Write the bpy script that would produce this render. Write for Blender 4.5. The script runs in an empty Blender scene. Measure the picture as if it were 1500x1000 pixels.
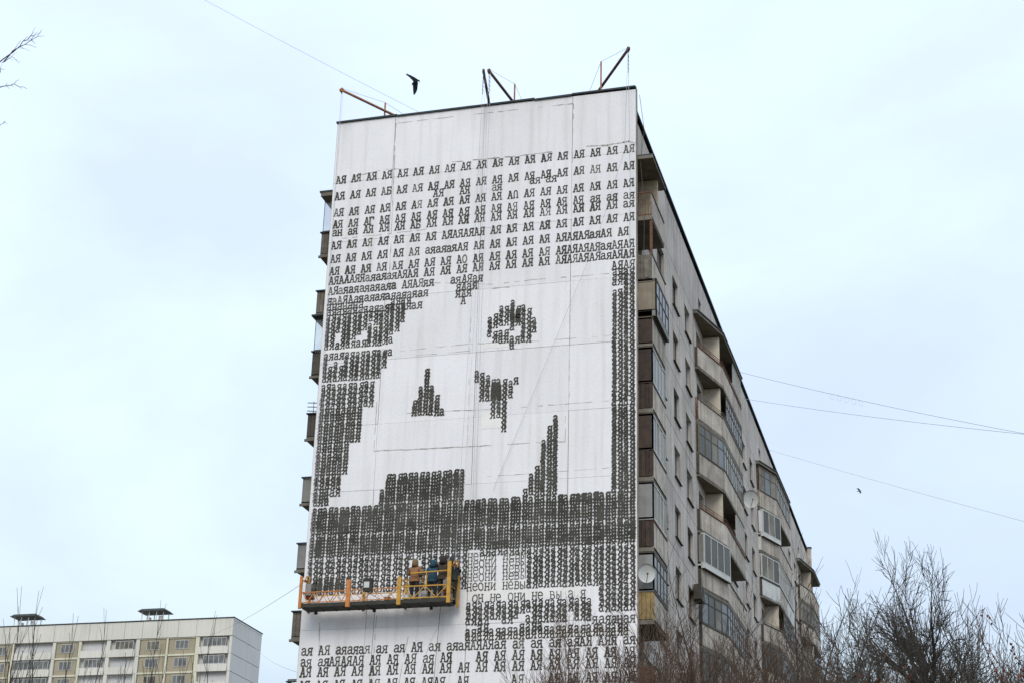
import bpy, bmesh, math, random
from mathutils import Vector, Matrix, noise
random.seed(11)
PI = math.pi
scene = bpy.context.scene
COL = scene.collection

# ------------------------------------------------------------------ camera
def cam_axes(yaw, pitch, roll):
    fwd = Vector((math.sin(yaw)*math.cos(pitch), math.cos(yaw)*math.cos(pitch), math.sin(pitch)))
    right = Vector((math.cos(yaw), -math.sin(yaw), 0))
    up = right.cross(fwd)
    r2 = math.cos(roll)*right + math.sin(roll)*up
    u2 = -math.sin(roll)*right + math.cos(roll)*up
    return r2, u2, fwd
CAM = Vector((12.1622, -61.7962, 1.6))
cr, cu, cf = cam_axes(-0.272676, 0.397952, 0.0274690)
cd = bpy.data.cameras.new('camera'); cam = bpy.data.objects.new('camera', cd); COL.objects.link(cam)
cd.sensor_width = 36; cd.lens = 2517.76*36/1500; cd.clip_start = 0.1; cd.clip_end = 6000
m = Matrix.Identity(4)
for i in range(3):
    m[i][0] = cr[i]; m[i][1] = cu[i]; m[i][2] = -cf[i]; m[i][3] = CAM[i]
cam.matrix_world = m
scene.camera = cam

# ------------------------------------------------------------------ sky, sun, exposure
SUN_AZ = math.radians(169); SUN_EL = math.radians(40)       # azimuth clockwise from +Y
world = bpy.data.worlds.new('World'); scene.world = world; world.use_nodes = True
nt = world.node_tree; nt.nodes.clear(); N = nt.nodes; LK = nt.links
out = N.new('ShaderNodeOutputWorld'); bg = N.new('ShaderNodeBackground'); LK.new(bg.outputs[0], out.inputs[0])
sky = N.new('ShaderNodeTexSky'); sky.sky_type = 'NISHITA'; sky.sun_disc = False
sky.sun_elevation = SUN_EL; sky.sun_rotation = SUN_AZ; sky.air_density = 1.0; sky.dust_density = 2.0
tc = N.new('ShaderNodeTexCoord')
mp = N.new('ShaderNodeMapping'); mp.inputs['Scale'].default_value = (1, 1, 1.9); mp.inputs['Location'].default_value = (0.2, 8.1, 1.5)
LK.new(tc.outputs['Generated'], mp.inputs[0])
n1 = N.new('ShaderNodeTexNoise'); n1.inputs['Scale'].default_value = 2.3; n1.inputs['Detail'].default_value = 8; n1.inputs['Roughness'].default_value = .52
n1.inputs['Distortion'].default_value = .4
LK.new(mp.outputs[0], n1.inputs['Vector'])
rp = N.new('ShaderNodeValToRGB'); LK.new(n1.outputs['Fac'], rp.inputs[0])
e = rp.color_ramp.elements
e[0].position = .32; e[0].color = (5.9, 6.9, 8.8, 1)
e[1].position = .61; e[1].color = (7.8, 9.2, 9.9, 1)
k = e.new(.47); k.color = (6.6, 7.9, 9.5, 1)
mx = N.new('ShaderNodeMix'); mx.data_type = 'RGBA'; mx.inputs[0].default_value = .93       # cloud deck over the clear sky
LK.new(sky.outputs[0], mx.inputs[6]); LK.new(rp.outputs[0], mx.inputs[7])
sep = N.new('ShaderNodeSeparateXYZ'); LK.new(tc.outputs['Generated'], sep.inputs[0])          # overcast skies are brighter overhead
mrz = N.new('ShaderNodeMapRange'); mrz.inputs[1].default_value = .0; mrz.inputs[2].default_value = 1; mrz.inputs[3].default_value = .84; mrz.inputs[4].default_value = 1.95
LK.new(sep.outputs[2], mrz.inputs[0])
vm = N.new('ShaderNodeVectorMath'); vm.operation = 'SCALE'; LK.new(mx.outputs[2], vm.inputs[0]); LK.new(mrz.outputs[0], vm.inputs['Scale']); LK.new(vm.outputs[0], bg.inputs[0])
bg.inputs[1].default_value = .1
sd = bpy.data.lights.new('sun', 'SUN'); sd.energy = 1.5; sd.angle = math.radians(28); sd.color = (1, .94, .86)
so = bpy.data.objects.new('sun', sd); COL.objects.link(so)
sv = Vector((math.sin(SUN_AZ)*math.cos(SUN_EL), math.cos(SUN_AZ)*math.cos(SUN_EL), math.sin(SUN_EL)))
so.rotation_euler = sv.to_track_quat('Z', 'Y').to_euler(); so.location = (0, -80, 90)
vs = scene.view_settings; vs.view_transform = 'Standard'; vs.look = 'None'; vs.gamma = 1; vs.exposure = 0.0; vs.use_curve_mapping = False

# ------------------------------------------------------------------ materials
def mat(name, col, rough=.85, var=.12, scale=1.5, col2=None, streak=0, bump=0, bscale=30, metal=0, spec=.3, fine=0, obj=0):
    mt = bpy.data.materials.new(name); mt.use_nodes = True; t = mt.node_tree; b = t.nodes['Principled BSDF']
    b.inputs['Roughness'].default_value = rough; b.inputs['Metallic'].default_value = metal
    b.inputs['Specular IOR Level'].default_value = spec
    tcn = t.nodes.new('ShaderNodeTexCoord'); geo = t.nodes.new('ShaderNodeNewGeometry')
    c = tuple(col)+(1,); c2 = tuple(col2)+(1,) if col2 else tuple(v*(1-var*2) for v in col)+(1,)
    n = t.nodes.new('ShaderNodeTexNoise'); n.inputs['Scale'].default_value = scale; n.inputs['Detail'].default_value = 7; n.inputs['Roughness'].default_value = .62
    t.links.new(geo.outputs['Position'], n.inputs['Vector'])
    r = t.nodes.new('ShaderNodeValToRGB'); t.links.new(n.outputs['Fac'], r.inputs[0])
    r.color_ramp.elements[0].position = .36; r.color_ramp.elements[0].color = c2
    r.color_ramp.elements[1].position = .62; r.color_ramp.elements[1].color = c
    last = r.outputs[0]
    def mul(fac_out, lo, colr):
        nonlocal last
        mm = t.nodes.new('ShaderNodeMix'); mm.data_type = 'RGBA'; mm.blend_type = 'MULTIPLY'
        mr = t.nodes.new('ShaderNodeMapRange'); mr.inputs[1].default_value = .48; mr.inputs[2].default_value = .75
        mr.inputs[3].default_value = 0; mr.inputs[4].default_value = lo
        t.links.new(fac_out, mr.inputs[0]); t.links.new(mr.outputs[0], mm.inputs[0])
        t.links.new(last, mm.inputs[6]); mm.inputs[7].default_value = colr; last = mm.outputs[2]
    if streak:
        mpp = t.nodes.new('ShaderNodeMapping'); mpp.inputs['Scale'].default_value = (3.2, 3.2, .16)
        t.links.new(geo.outputs['Position'], mpp.inputs[0])
        ns = t.nodes.new('ShaderNodeTexNoise'); ns.inputs['Scale'].default_value = 1.0; ns.inputs['Detail'].default_value = 5
        t.links.new(mpp.outputs[0], ns.inputs['Vector']); mul(ns.outputs['Fac'], streak, (.45, .41, .33, 1))
    if fine:
        nf = t.nodes.new('ShaderNodeTexNoise'); nf.inputs['Scale'].default_value = 9; nf.inputs['Detail'].default_value = 8; nf.inputs['Roughness'].default_value = .75
        t.links.new(geo.outputs['Position'], nf.inputs['Vector']); mul(nf.outputs['Fac'], fine, (.42, .40, .36, 1))
    if obj:
        oi = t.nodes.new('ShaderNodeObjectInfo'); mo = t.nodes.new('ShaderNodeMapRange'); mo.inputs[3].default_value = 1-obj; mo.inputs[4].default_value = 1
        t.links.new(oi.outputs['Random'], mo.inputs[0]); sc = t.nodes.new('ShaderNodeVectorMath'); sc.operation = 'SCALE'
        t.links.new(last, sc.inputs[0]); t.links.new(mo.outputs[0], sc.inputs['Scale']); last = sc.outputs[0]
    t.links.new(last, b.inputs['Base Color'])
    if bump:
        nb = t.nodes.new('ShaderNodeTexNoise'); nb.inputs['Scale'].default_value = bscale; nb.inputs['Detail'].default_value = 3
        t.links.new(geo.outputs['Position'], nb.inputs['Vector'])
        bp = t.nodes.new('ShaderNodeBump'); bp.inputs['Strength'].default_value = bump; bp.inputs['Distance'].default_value = .02
        t.links.new(nb.outputs['Fac'], bp.inputs['Height']); t.links.new(bp.outputs[0], b.inputs['Normal'])
    return mt
M = {}
M['white_wall'] = mat('painted_end_wall', (.87, .84, .85), .9, .05, .35, (.82, .79, .79), streak=.24, bump=.25, bscale=14, fine=.17, obj=.06)
M['crack'] = mat('crack_dirt', (.30, .285, .25), .95, .2, 3, (.60, .59, .56))
M['paint'] = mat('black_paint', (.042, .039, .031), .8, .25, .9, (.085, .080, .067))
M['paint_thin'] = mat('thin_black_paint', (.09, .082, .062), .8, .25, 2.5, (.16, .15, .125))
M['fix'] = mat('cream_touch_up', (.87, .825, .79), .9, .04, 2)
M['tile'] = mat('grey_facade_tile', (.66, .595, .55), .8, .08, .5, (.48, .43, .39), streak=.75, bump=.3, bscale=22, fine=.6, obj=.14)
M['joint'] = mat('joint_mortar', (.13, .125, .11), .95, .1, 3)
M['concrete'] = mat('parapet_concrete', (.64, .56, .48), .85, .1, 1.2, (.40, .35, .295), streak=.85, fine=.6, obj=.22)
M['beige'] = mat('beige_wall', (.68, .60, .49), .9, .1, 1.5, (.54, .47, .38), streak=.3, fine=.25)
M['brick'] = mat('buff_brick', (.50, .42, .30), .9, .1, 5, (.38, .31, .21))
M['slab'] = mat('shaded_slab_concrete', (.21, .185, .155), .9, .12, 1.5, (.14, .125, .10), streak=.4)  # concrete darkened all over: shading under the slabs is put into the colour
M['slab_edge'] = mat('slab_edge', (.44, .40, .34), .9, .15, 2, (.26, .23, .18), fine=.4)
M['wood'] = mat('brown_boards', (.085, .054, .040), .8, .2, 4, (.050, .036, .028), streak=.4, obj=.4)
M['grey_wood'] = mat('grey_boards', (.235, .205, .165), .85, .15, 4, (.14, .12, .095), streak=.4, obj=.3)
M['yellow_wood'] = mat('ochre_boards', (.34, .235, .095), .8, .15, 5, (.22, .15, .07), streak=.35)
M['rust'] = mat('rusty_steel', (.20, .085, .05), .85, .2, 6, (.11, .055, .04))
M['grey_sheet'] = mat('grey_sheet', (.27, .265, .25), .7, .1, 1.4, (.20, .195, .18), streak=.4)
M['white_sheet'] = mat('white_sheet', (.62, .62, .60), .6, .06, 1.4, streak=.3)
M['tan_sheet'] = mat('tan_sheet', (.27, .225, .165), .7, .1, 1.4, (.2, .165, .12), streak=.4)
M['frame_white'] = mat('white_frame', (.52, .51, .48), .5, .08, 4)
M['frame_dark'] = mat('dark_frame', (.075, .062, .048), .6, .15, 4)
M['frame_brown'] = mat('brown_frame', (.17, .135, .095), .6, .15, 4)
M['roof'] = mat('roof_felt', (.055, .060, .058), .9, .15, 2)
M['flash'] = mat('dark_flashing', (.040, .050, .050), .6, .15, 3)
M['dark'] = mat('dark_interior', (.045, .042, .034), .95, .1, 2)
M['deck'] = mat('platform_steel', (.050, .047, .036), .7, .15, 3)
M['yellow'] = mat('yellow_paint', (.62, .33, .045), .55, .1, 5, (.42, .22, .04))
M['orange'] = mat('orange_paint', (.62, .235, .055), .55, .1, 5, (.45, .16, .045))
M['red_steel'] = mat('red_primer', (.28, .075, .045), .7, .15, 5)
M['crane_orange'] = mat('crane_orange', (.42, .185, .085), .7, .15, 5, (.27, .11, .06))
M['crane_brown'] = mat('crane_brown', (.16, .075, .060), .7, .15, 5, (.10, .05, .045))
M['cable'] = mat('cable', (.42, .42, .43), .6, .05, 3)
M['cable_dark'] = mat('dark_cable', (.07, .07, .065), .6, .05, 3)
M['bark'] = mat('bark', (.065, .054, .042), .95, .2, 8, (.04, .034, .028))
M['bark_red'] = mat('reddish_bark', (.115, .070, .045), .95, .2, 8, (.07, .045, .034))
M['bark_grey'] = mat('grey_bark', (.115, .100, .085), .95, .2, 8, (.07, .062, .055))
M['bark_ochre'] = mat('ochre_bark', (.17, .135, .08), .95, .2, 8, (.10, .08, .05))
M['leaf_red'] = mat('dry_red_leaves', (.17, .055, .035), .9, .2, 8)
M['black'] = mat('crow_black', (.018, .020, .024), .7, .1, 9)
M['ground'] = mat('winter_grass', (.115, .10, .06), 1, .2, .4, (.06, .05, .035), bump=.4, bscale=5)
M['asphalt'] = mat('asphalt', (.055, .055, .055), .95, .15, 2)
M['kerb'] = mat('kerb_stone', (.35, .34, .32), .9, .1, 3)
M['far_white'] = mat('far_white_panel', (.72, .68, .61), .9, .05, .12, (.64, .61, .54), streak=.25)
M['far_side'] = mat('far_side_panel', (.62, .605, .60), .9, .05, .12, (.56, .55, .54), streak=.15)
M['far_ochre'] = mat('far_ochre_panel', (.39, .335, .235), .9, .08, .3, (.33, .285, .2))
M['far_cream'] = mat('far_cream_rib', (.68, .645, .50), .9, .05, .3)
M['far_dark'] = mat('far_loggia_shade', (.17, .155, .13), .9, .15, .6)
M['skin'] = mat('skin', (.50, .30, .21), .6, .05, 8)
M['jacket_tan'] = mat('tan_jacket', (.27, .135, .065), .9, .12, 6, (.24, .115, .06))
M['hood_tan'] = mat('brown_hood', (.20, .125, .06), .9, .12, 8)
M['jacket_blue'] = mat('blue_jacket', (.024, .065, .095), .85, .12, 6, (.02, .065, .1))
M['jacket_brown'] = mat('dark_brown_jacket', (.060, .040, .028), .9, .12, 6)
M['jacket_black'] = mat('black_green_jacket', (.040, .046, .040), .9, .12, 6)
M['trousers'] = mat('dark_trousers', (.035, .037, .035), .9, .12, 6)
M['boots'] = mat('boots', (.03, .028, .025), .8, .1, 6)
M['hair'] = mat('dark_hair', (.035, .026, .02), .8, .1, 20)
def glass_mat(name, col, rough=.08, spec=.9):
    mt = bpy.data.materials.new(name); mt.use_nodes = True; b = mt.node_tree.nodes['Principled BSDF']
    t = mt.node_tree; n = t.nodes.new('ShaderNodeTexNoise'); n.inputs['Scale'].default_value = .9
    geo = t.nodes.new('ShaderNodeNewGeometry'); t.links.new(geo.outputs['Position'], n.inputs['Vector'])
    r = t.nodes.new('ShaderNodeValToRGB'); t.links.new(n.outputs['Fac'], r.inputs[0])
    r.color_ramp.elements[0].position = .4; r.color_ramp.elements[1].position = .6
    r.color_ramp.elements[0].color = tuple(v*.55 for v in col)+(1,); r.color_ramp.elements[1].color = tuple(col)+(1,)
    t.links.new(r.outputs[0], b.inputs['Base Color'])
    b.inputs['Roughness'].default_value = rough; b.inputs['Specular IOR Level'].default_value = spec
    return mt
M['glass'] = glass_mat('window_glass', (.05, .047, .040), .25, .25)
M['glass_curtain'] = glass_mat('curtained_glass', (.21, .19, .15), .4, .2)
M['glass_blue'] = glass_mat('bluish_glass', (.15, .17, .195), .3, .25)
M['clear_glass'] = glass_mat('clear_glass', (.55, .62, .66), .05, .6); M['clear_glass'].node_tree.nodes['Principled BSDF'].inputs['Alpha'].default_value = .25
M['glass_far'] = glass_mat('far_glass', (.16, .155, .145), .15, .8)

# ------------------------------------------------------------------ mesh helpers
class MB:
    def __init__(self): self.v = []; self.f = []; self.mi = []; self.mats = []
    def mid(self, m):
        if m not in self.mats: self.mats.append(m)
        return self.mats.index(m)
    def box(self, x0, y0, z0, x1, y1, z1, m):
        self.hexa([(x0,y0,z0),(x1,y0,z0),(x1,y1,z0),(x0,y1,z0),(x0,y0,z1),(x1,y0,z1),(x1,y1,z1),(x0,y1,z1)], m); return self
    def hexa(self, p, m):
        b = len(self.v); self.v += [tuple(q) for q in p]; i = self.mid(m)
        for f in ((0,3,2,1),(4,5,6,7),(0,1,5,4),(1,2,6,5),(2,3,7,6),(3,0,4,7)):
            self.f.append(tuple(b+j for j in f)); self.mi.append(i)
    def prism(self, pts, z0, z1, m):
        b = len(self.v); n = len(pts); i = self.mid(m)
        self.v += [(x,y,z0) for x,y in pts]+[(x,y,z1) for x,y in pts]
        self.f.append(tuple(b+j for j in reversed(range(n)))); self.mi.append(i)
        self.f.append(tuple(b+n+j for j in range(n))); self.mi.append(i)
        for j in range(n):
            k = (j+1) % n; self.f.append((b+j,b+k,b+n+k,b+n+j)); self.mi.append(i)
    def wall(self, a, b2, z0, z1, th, m, zc=None):
        """upright board from a to b2 (xy), thickness th to the inside (left of a->b)"""
        a = Vector(a); b2 = Vector(b2); d = (b2-a); n = Vector((-d.y, d.x)).normalized()*th
        q = [a, b2, b2+n, a+n]
        self.hexa([(p.x,p.y,z0) for p in q]+[(p.x,p.y,z1) for p in q], m)
    def bar(self, a, b2, w, m, n=4, w2=None):
        a = Vector(a); b2 = Vector(b2); d = (b2-a)
        if d.length < 1e-6: return
        d.normalize(); u = d.cross(Vector((0,0,1)));
        if u.length < 1e-3: u = Vector((1,0,0))
        u.normalize(); v = d.cross(u); w2 = w if w2 is None else w2
        b = len(self.v); i = self.mid(m)
        for p, r in ((a,w),(b2,w2)):
            for j in range(n):
                t = 2*PI*(j+.5)/n; self.v.append(tuple(p+u*math.cos(t)*r+v*math.sin(t)*r))
        for j in range(n):
            k = (j+1) % n; self.f.append((b+j,b+k,b+n+k,b+n+j)); self.mi.append(i)
        self.f.append(tuple(b+j for j in reversed(range(n)))); self.mi.append(i)
        self.f.append(tuple(b+n+j for j in range(n))); self.mi.append(i)
    def tube(self, pts, rad, m, n=4):
        i = self.mid(m); b = len(self.v); P = [Vector(p) for p in pts]
        for s, p in enumerate(P):
            d = (P[min(s+1,len(P)-1)]-P[max(s-1,0)]).normalized()
            u = d.cross(Vector((.13,.21,.97)));
            if u.length < 1e-3: u = Vector((1,0,0))
            u.normalize(); v = d.cross(u); r = rad[s] if hasattr(rad, '__len__') else rad
            for j in range(n):
                t = 2*PI*j/n; self.v.append(tuple(p+u*math.cos(t)*r+v*math.sin(t)*r))
        for s in range(len(P)-1):
            for j in range(n):
                k = (j+1) % n; o = b+s*n
                self.f.append((o+j,o+k,o+n+k,o+n+j)); self.mi.append(i)
    def loft(self, secs, m, n=10, cap=True):
        """secs: (center, u axis*ru, v axis*rv)"""
        i = self.mid(m); b = len(self.v)
        for c, u, v in secs:
            c = Vector(c); u = Vector(u); v = Vector(v)
            for j in range(n):
                t = 2*PI*j/n; self.v.append(tuple(c+u*math.cos(t)+v*math.sin(t)))
        for s in range(len(secs)-1):
            o = b+s*n
            for j in range(n):
                k = (j+1) % n; self.f.append((o+j,o+k,o+n+k,o+n+j)); self.mi.append(i)
        if cap:
            self.f.append(tuple(b+j for j in reversed(range(n)))); self.mi.append(i)
            o = b+(len(secs)-1)*n; self.f.append(tuple(o+j for j in range(n))); self.mi.append(i)
    def mesh(self, name, smooth=False):
        me = bpy.data.meshes.new(name); me.from_pydata(self.v, [], self.f)
        for mm in self.mats: me.materials.append(M[mm])
        me.polygons.foreach_set('material_index', self.mi)
        if smooth: me.polygons.foreach_set('use_smooth', [True]*len(self.f))
        me.update(); return me
    def build(self, name, parent=None, loc=(0,0,0), smooth=False):
        return link(name, self.mesh(name, smooth), parent, loc)
def link(name, me, parent=None, loc=(0,0,0), rz=0, sc=None):
    o = bpy.data.objects.new(name, me); COL.objects.link(o); o.parent = parent; o.location = loc
    if rz: o.rotation_euler = (0,0,rz)
    if sc: o.scale = sc
    return o
def empty(name, loc=(0,0,0), parent=None):
    o = bpy.data.objects.new(name, None); COL.objects.link(o); o.location = loc; o.parent = parent
    o.empty_display_size = .3; return o
def tag(o, label=None, cat=None, group=None, kind=None):
    if label: o['label'] = label
    if cat: o['category'] = cat
    if group: o['group'] = group
    if kind: o['kind'] = kind
    return o
ROWS=[(36.87, 0, 'АЯ АЯ АЯ АЯ АЯ АЯ АЯ АЯ АЯ АЯ АЯ АЯ АЯ АЯ АЯ АЯ АЯ АЯ АЯ', 1),
(36.08, 0, 'АЯ АЯ АЯ АБ АЯ АЯ АЯ АЯ АЯ АЯ АЯ АЯ АЯ АЯ АЯ АЯ АЯ АЯ АЯ', 1),
(35.72, 0, '                   АЯ   АЯ    ая', 1),
(35.86, 0, '                                     ая ая', 1),
(35.27, 0, 'АЯ АЯ АЯ АЯ АЯ АЯ АЯ АЯ АЯ АЯ АЯ АД АЯ АЯ АЯ АЯ АЯ АЯ АЯ', 1),
(34.71, 0, 'АЯ АЯ АГ АЯ АЯ АЯ АЯ АЯ АЯ АЯ АЯ АЯ АЯ АЯ АЯ АЯ ая ая ая', 1),
(34.32, 0, 'ан ая АЯ АЯ АЯ АБ АЯ АЯ АЯ АЯ АЯ АЯ АЯ АЯ АЯ АЯ АЯ АЯ ая', 1),
(33.7, 0, 'АЯ АЯ АЯ АЯ АЯ АЯ АЯ АЯАЯАЯАЯ АЯ АЯ АЯ АЯ АЯ АЯ АЯ АЯ АЯ', 1),
(33.06, 0, 'АЯ АЯ АЯ АЯ АЯ АЯ аяаяаяАЯ АЯ АЯ АЯ АЯ АЯ АЯАЯАЯаяАЯ АЯ', 1),
(32.48, 0, 'АЯ АЯ АЯ АЯ АЯ АЯ АЯ АЯ АО АЯ АЯ АЯ АЯ АЯ АЯАЯАЯАЯаяАЯАЯ', 1),
(32.04, 0, 'АЯАААЯЯаяаяаяАЯАЯ АЯ АЯ АЯ АЯ АЯ АЯ АЯ АЯ АЯАЯАЯАЯаяАЯАЯ', 1),
(31.56, 0, 'АЯаяаяаяаяаяа АЯАЯяя   аяАЯая                       АЯАЯ', 1),
(31.23, 0, '                        яАая', 1),
(30.92, 0, '                        яАя', 1),
(30.6, 0, '                         А', 1),
(31.1, 0, 'яаАЯАаяаяаяаяаяаяая', 1),
(30.82, 0, 'ананана', 1),
(30.58, 0, 'аяаяаяаяаяаяаяаяая', 1),
(16.22, 0, 'ая АЯ аяаяая ая ая АЯ ая аяаяАЯАЯая ая ая ая аяАЯ АЯя ая', 1),
(15.78, 0, 'ая аяАЯАЯАЯ АЯ АЯ АЯ ая АЯ    АЯ АЯ АЯ АЯ АЯ АЯ АЯ АЯ АЯ', 1),
(15.38, 0, 'АЯ АЯ АЯ АЯ АЯ АЯ АЯ АЯ АЯ АЯ АЯ АЯ АЯ АЯ АЯ АЯ АЯ АЯ АЯ', 1),
(14.86, 0, 'АЯ АЯ АЯ АЯ АЯ АЯ АЯ АЯАЯ  АЯ       АЯ    АЯ АЯ АЯ АЯ АЯ', 1),
(14.35, 0, 'АЯ АЯ АЯ АЯ АЯ АЯ АЯ АЯ АЯ АЯ АЯ АЯ АЯ АЯ АЯ АЯ АЯ АЯ АЯ', 1),
(13.85, 0, 'АЯ АЯ АЯ АЯ АЯ АЯ АЯ АЯ АЯ АЯ АЯ АЯ АЯ АЯ АЯ АЯ АЯ АЯ АЯ', 1),
(13.4, 0, 'АЯ АЯ АЯ АЯ АЯ АЯ АЯ АЯ АЯ АЯ АЯ АЯ АЯ АЯ АЯ АЯ АЯ АЯ АЯ', 1),
(12.9, 0, 'АЯ АЯ АЯ АЯ АЯ АЯ АЯ АЯ АЯ АЯ АЯ АЯ АЯ АЯ АЯ АЯ АЯ АЯ АЯ', 1),
(12.4, 0, 'АЯ АЯ АЯ АЯ АЯ АЯ АЯ АЯ АЯ АЯ АЯ АЯ АЯ АЯ АЯ АЯ АЯ АЯ АЯ', 1),
(18.5, 0, '                            неони невы', 5),
(18.05, 0, '                             он не они не вы а я', 5),
(22.63, 0, '   ая', 1),
(18.87, 28, 'неони невы', 3),
(19.14, 28, 'неони невы', 3),
(19.41, 28, 'неони невы', 3),
(19.68, 28, 'неони невы', 3),
(17.03, 0, '                                                 яаяаная', 1)]
ZONES=[(0, 11, 30.44, 28.88, 0.19, 1),
(11, 13, 30.7, 28.75, 0.19, 1),
(13, 14, 30.66, 29.08, 0.19, 1),
(14, 15, 30.83, 29.86, 0.19, 1),
(12, 16, 30.93, 30.62, 0.19, 1),
(0, 11, 28.67, 27.44, 0.19, 1),
(11, 12, 28.55, 27.88, 0.19, 1),
(10, 13, 28.64, 28.39, 0.19, 1),
(0, 10, 27.3, 26.22, 0.19, 1),
(0, 8, 26.24, 25.71, 0.165, 2),
(0, 8, 25.72, 24.73, 0.165, 2),
(0, 6, 24.75, 24.36, 0.165, 2),
(0, 6, 24.37, 23.38, 0.165, 2),
(0, 5, 23.39, 22.78, 0.165, 2),
(0, 3, 22.79, 22.1, 0.165, 2),
(52, 55, 31.35, 30.65, 0.2, 1),
(54, 56, 31.31, 30.25, 0.2, 1),
(52, 56, 30.45, 25.52, 0.19, 1),
(52, 56, 25.52, 21.94, 0.165, 2),
(0, 56, 21.96, 20.92, 0.135, 4),
(0, 56, 20.89, 19.98, 0.135, 4),
(13, 27, 23.23, 21.98, 0.15, 4),
(12, 13, 22.6, 22.0, 0.15, 4),
(37, 38, 22.28, 22.06, 0.165, 2),
(38, 39, 22.88, 22.04, 0.165, 2),
(39, 40, 23.2, 22.03, 0.165, 2),
(40, 41, 24.26, 22.01, 0.165, 2),
(41, 42, 24.82, 22.0, 0.165, 2),
(42, 43, 25.23, 21.99, 0.165, 2),
(17, 18, 26.33, 25.7, 0.165, 2),
(18, 19, 26.9, 25.69, 0.165, 2),
(19, 20, 27.63, 25.67, 0.165, 2),
(20, 21, 26.9, 25.65, 0.165, 2),
(21, 22, 26.49, 25.64, 0.165, 2),
(22, 23, 25.89, 25.62, 0.165, 2),
(28, 29, 27.38, 26.91, 0.19, 1),
(29, 30, 27.31, 26.12, 0.19, 1),
(30, 31, 27.17, 26.08, 0.19, 1),
(31, 31, 26.95, 26.0, 0.19, 1),
(31, 33, 26.96, 25.32, 0.19, 1),
(33, 34, 26.94, 24.72, 0.19, 1),
(34, 34, 26.72, 25.34, 0.19, 1),
(34, 35, 26.85, 26.14, 0.19, 1),
(35, 36, 26.98, 26.72, 0.19, 1),
(31, 33, 26.83, 26.1, 0.12, 4),
(30, 31, 29.69, 28.84, 0.19, 1),
(31, 32, 29.85, 29.24, 0.19, 1),
(31, 32, 29.06, 28.61, 0.19, 1),
(32, 33, 30.17, 29.31, 0.19, 1),
(32, 33, 29.1, 28.56, 0.19, 1),
(33, 34, 30.15, 29.32, 0.19, 1),
(33, 34, 29.08, 28.54, 0.19, 1),
(34, 35, 30.37, 29.06, 0.19, 1),
(34, 35, 28.79, 28.25, 0.19, 1),
(35, 36, 30.11, 29.28, 0.19, 1),
(35, 36, 28.77, 28.53, 0.19, 1),
(36, 37, 30.12, 28.51, 0.19, 1),
(37, 38, 29.94, 28.49, 0.19, 1),
(38, 39, 29.53, 28.89, 0.19, 1),
(34, 36, 29.99, 29.44, 0.12, 4),
(0, 28, 19.95, 18.44, 0.215, 1),
(0, 8, 19.03, 18.54, 0.14, 4),
(22, 27, 19.04, 18.83, 0.14, 4),
(38, 56, 19.95, 18.34, 0.2, 1),
(30, 38, 19.95, 19.71, 0.2, 1),
(50, 56, 18.4, 17.33, 0.2, 1),
(28, 49, 17.84, 17.0, 0.2, 1),
(28, 55, 16.97, 16.4, 0.2, 1)]
HOLES=[(31.9, 36.6, 17.06, 16.85),
(40.7, 44.6, 16.96, 16.81),
(45.5, 55.8, 16.97, 16.81),
(36.7, 37.8, 17.25, 17.09),
(37.8, 38.6, 17.4, 17.29),
(44.7, 45.6, 17.33, 17.18),
(28.0, 29.8, 16.9, 16.77),
(1.8, 2.8, 29.5, 29.22),
(8.5, 9.3, 30.04, 29.86),
(9.5, 10.3, 29.74, 29.62),
(7.4, 8.1, 29.57, 29.45),
(6.4, 7.4, 29.4, 29.19),
(4.8, 5.4, 29.19, 29.07),
(12.0, 13.4, 29.35, 29.13),
(1.6, 3.4, 28.41, 28.2),
(18.0, 19.4, 19.72, 19.15),
(-1.1, 10.1, 30.54, 30.45),
(-0.6, 13.2, 28.84, 28.71)]
# ------------------------------------------------------------------ ground
mb = MB(); mb.box(-2500,-2500,-.5,2500,2500,0,'ground'); tag(mb.build('ground'), kind='structure')
mb = MB(); mb.box(4.5,-34,-.2,10.5,90,.004,'asphalt'); tag(mb.build('road'), kind='structure')
mb = MB(); mb.box(4.3,-34,-.2,4.5,90,.13,'kerb'); mb.box(10.5,-34,-.2,10.7,90,.13,'kerb'); tag(mb.build('kerb'), kind='structure')
mb = MB(); mb.box(-18,-5.5,-.2,4.2,-2.5,.006,'asphalt'); tag(mb.build('path'), kind='structure')

# ------------------------------------------------------------------ the long apartment block
ZS = 33.807; ST = 2.8; ZT = 39.706; F = -.36; W = 13.38; L = 71.0
bld = tag(empty('apartment_building'), 'tall panel apartment block with typed letters painted all over its white end wall', 'building')
mb = MB(); mb.box(-W+.7,.35,0,-1.75,L-.35,ZT-.35,'dark'); mb.build('wall_core', bld)
mb = MB(); mb.box(-W+.36,.3,ZT-.36,F,L-.3,ZT-.1,'roof'); mb.build('roof', bld)
# end wall: panels with recessed joints over a mortar backing
cols_x = [-W, -10.68, -6.62, -2.72, 0.0]
rows_z = [0.05]; z = ZS+.02-ST*11
while z < ZS+ST*1+.1: rows_z.append(z); z += ST
rows_z[-1] = 36.72
rows_z.append(ZT)
mb = MB(); mb.box(-W+.02,.035,0,-.02,.30,ZT-.02,'joint'); mb.build('end_wall_backing', bld)
J = .011
for ri in range(len(rows_z)-1):
    for ci in range(4):
        x0, x1 = cols_x[ci]+(J if ci else 0), cols_x[ci+1]-(J if ci < 3 else 0)
        # some joints have been filled and painted over
        j = J*(.35 if (ri*7+ci*3) % 4 else 1.0)
        mb = MB(); dy = random.uniform(-.004,.004)
        mb.box(x0-(J if ci and (ri+ci)%3==0 else 0), dy, rows_z[ri]+j, x1, .035, rows_z[ri+1]-j, 'white_wall')
        mb.build('wall_panel', bld)
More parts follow.
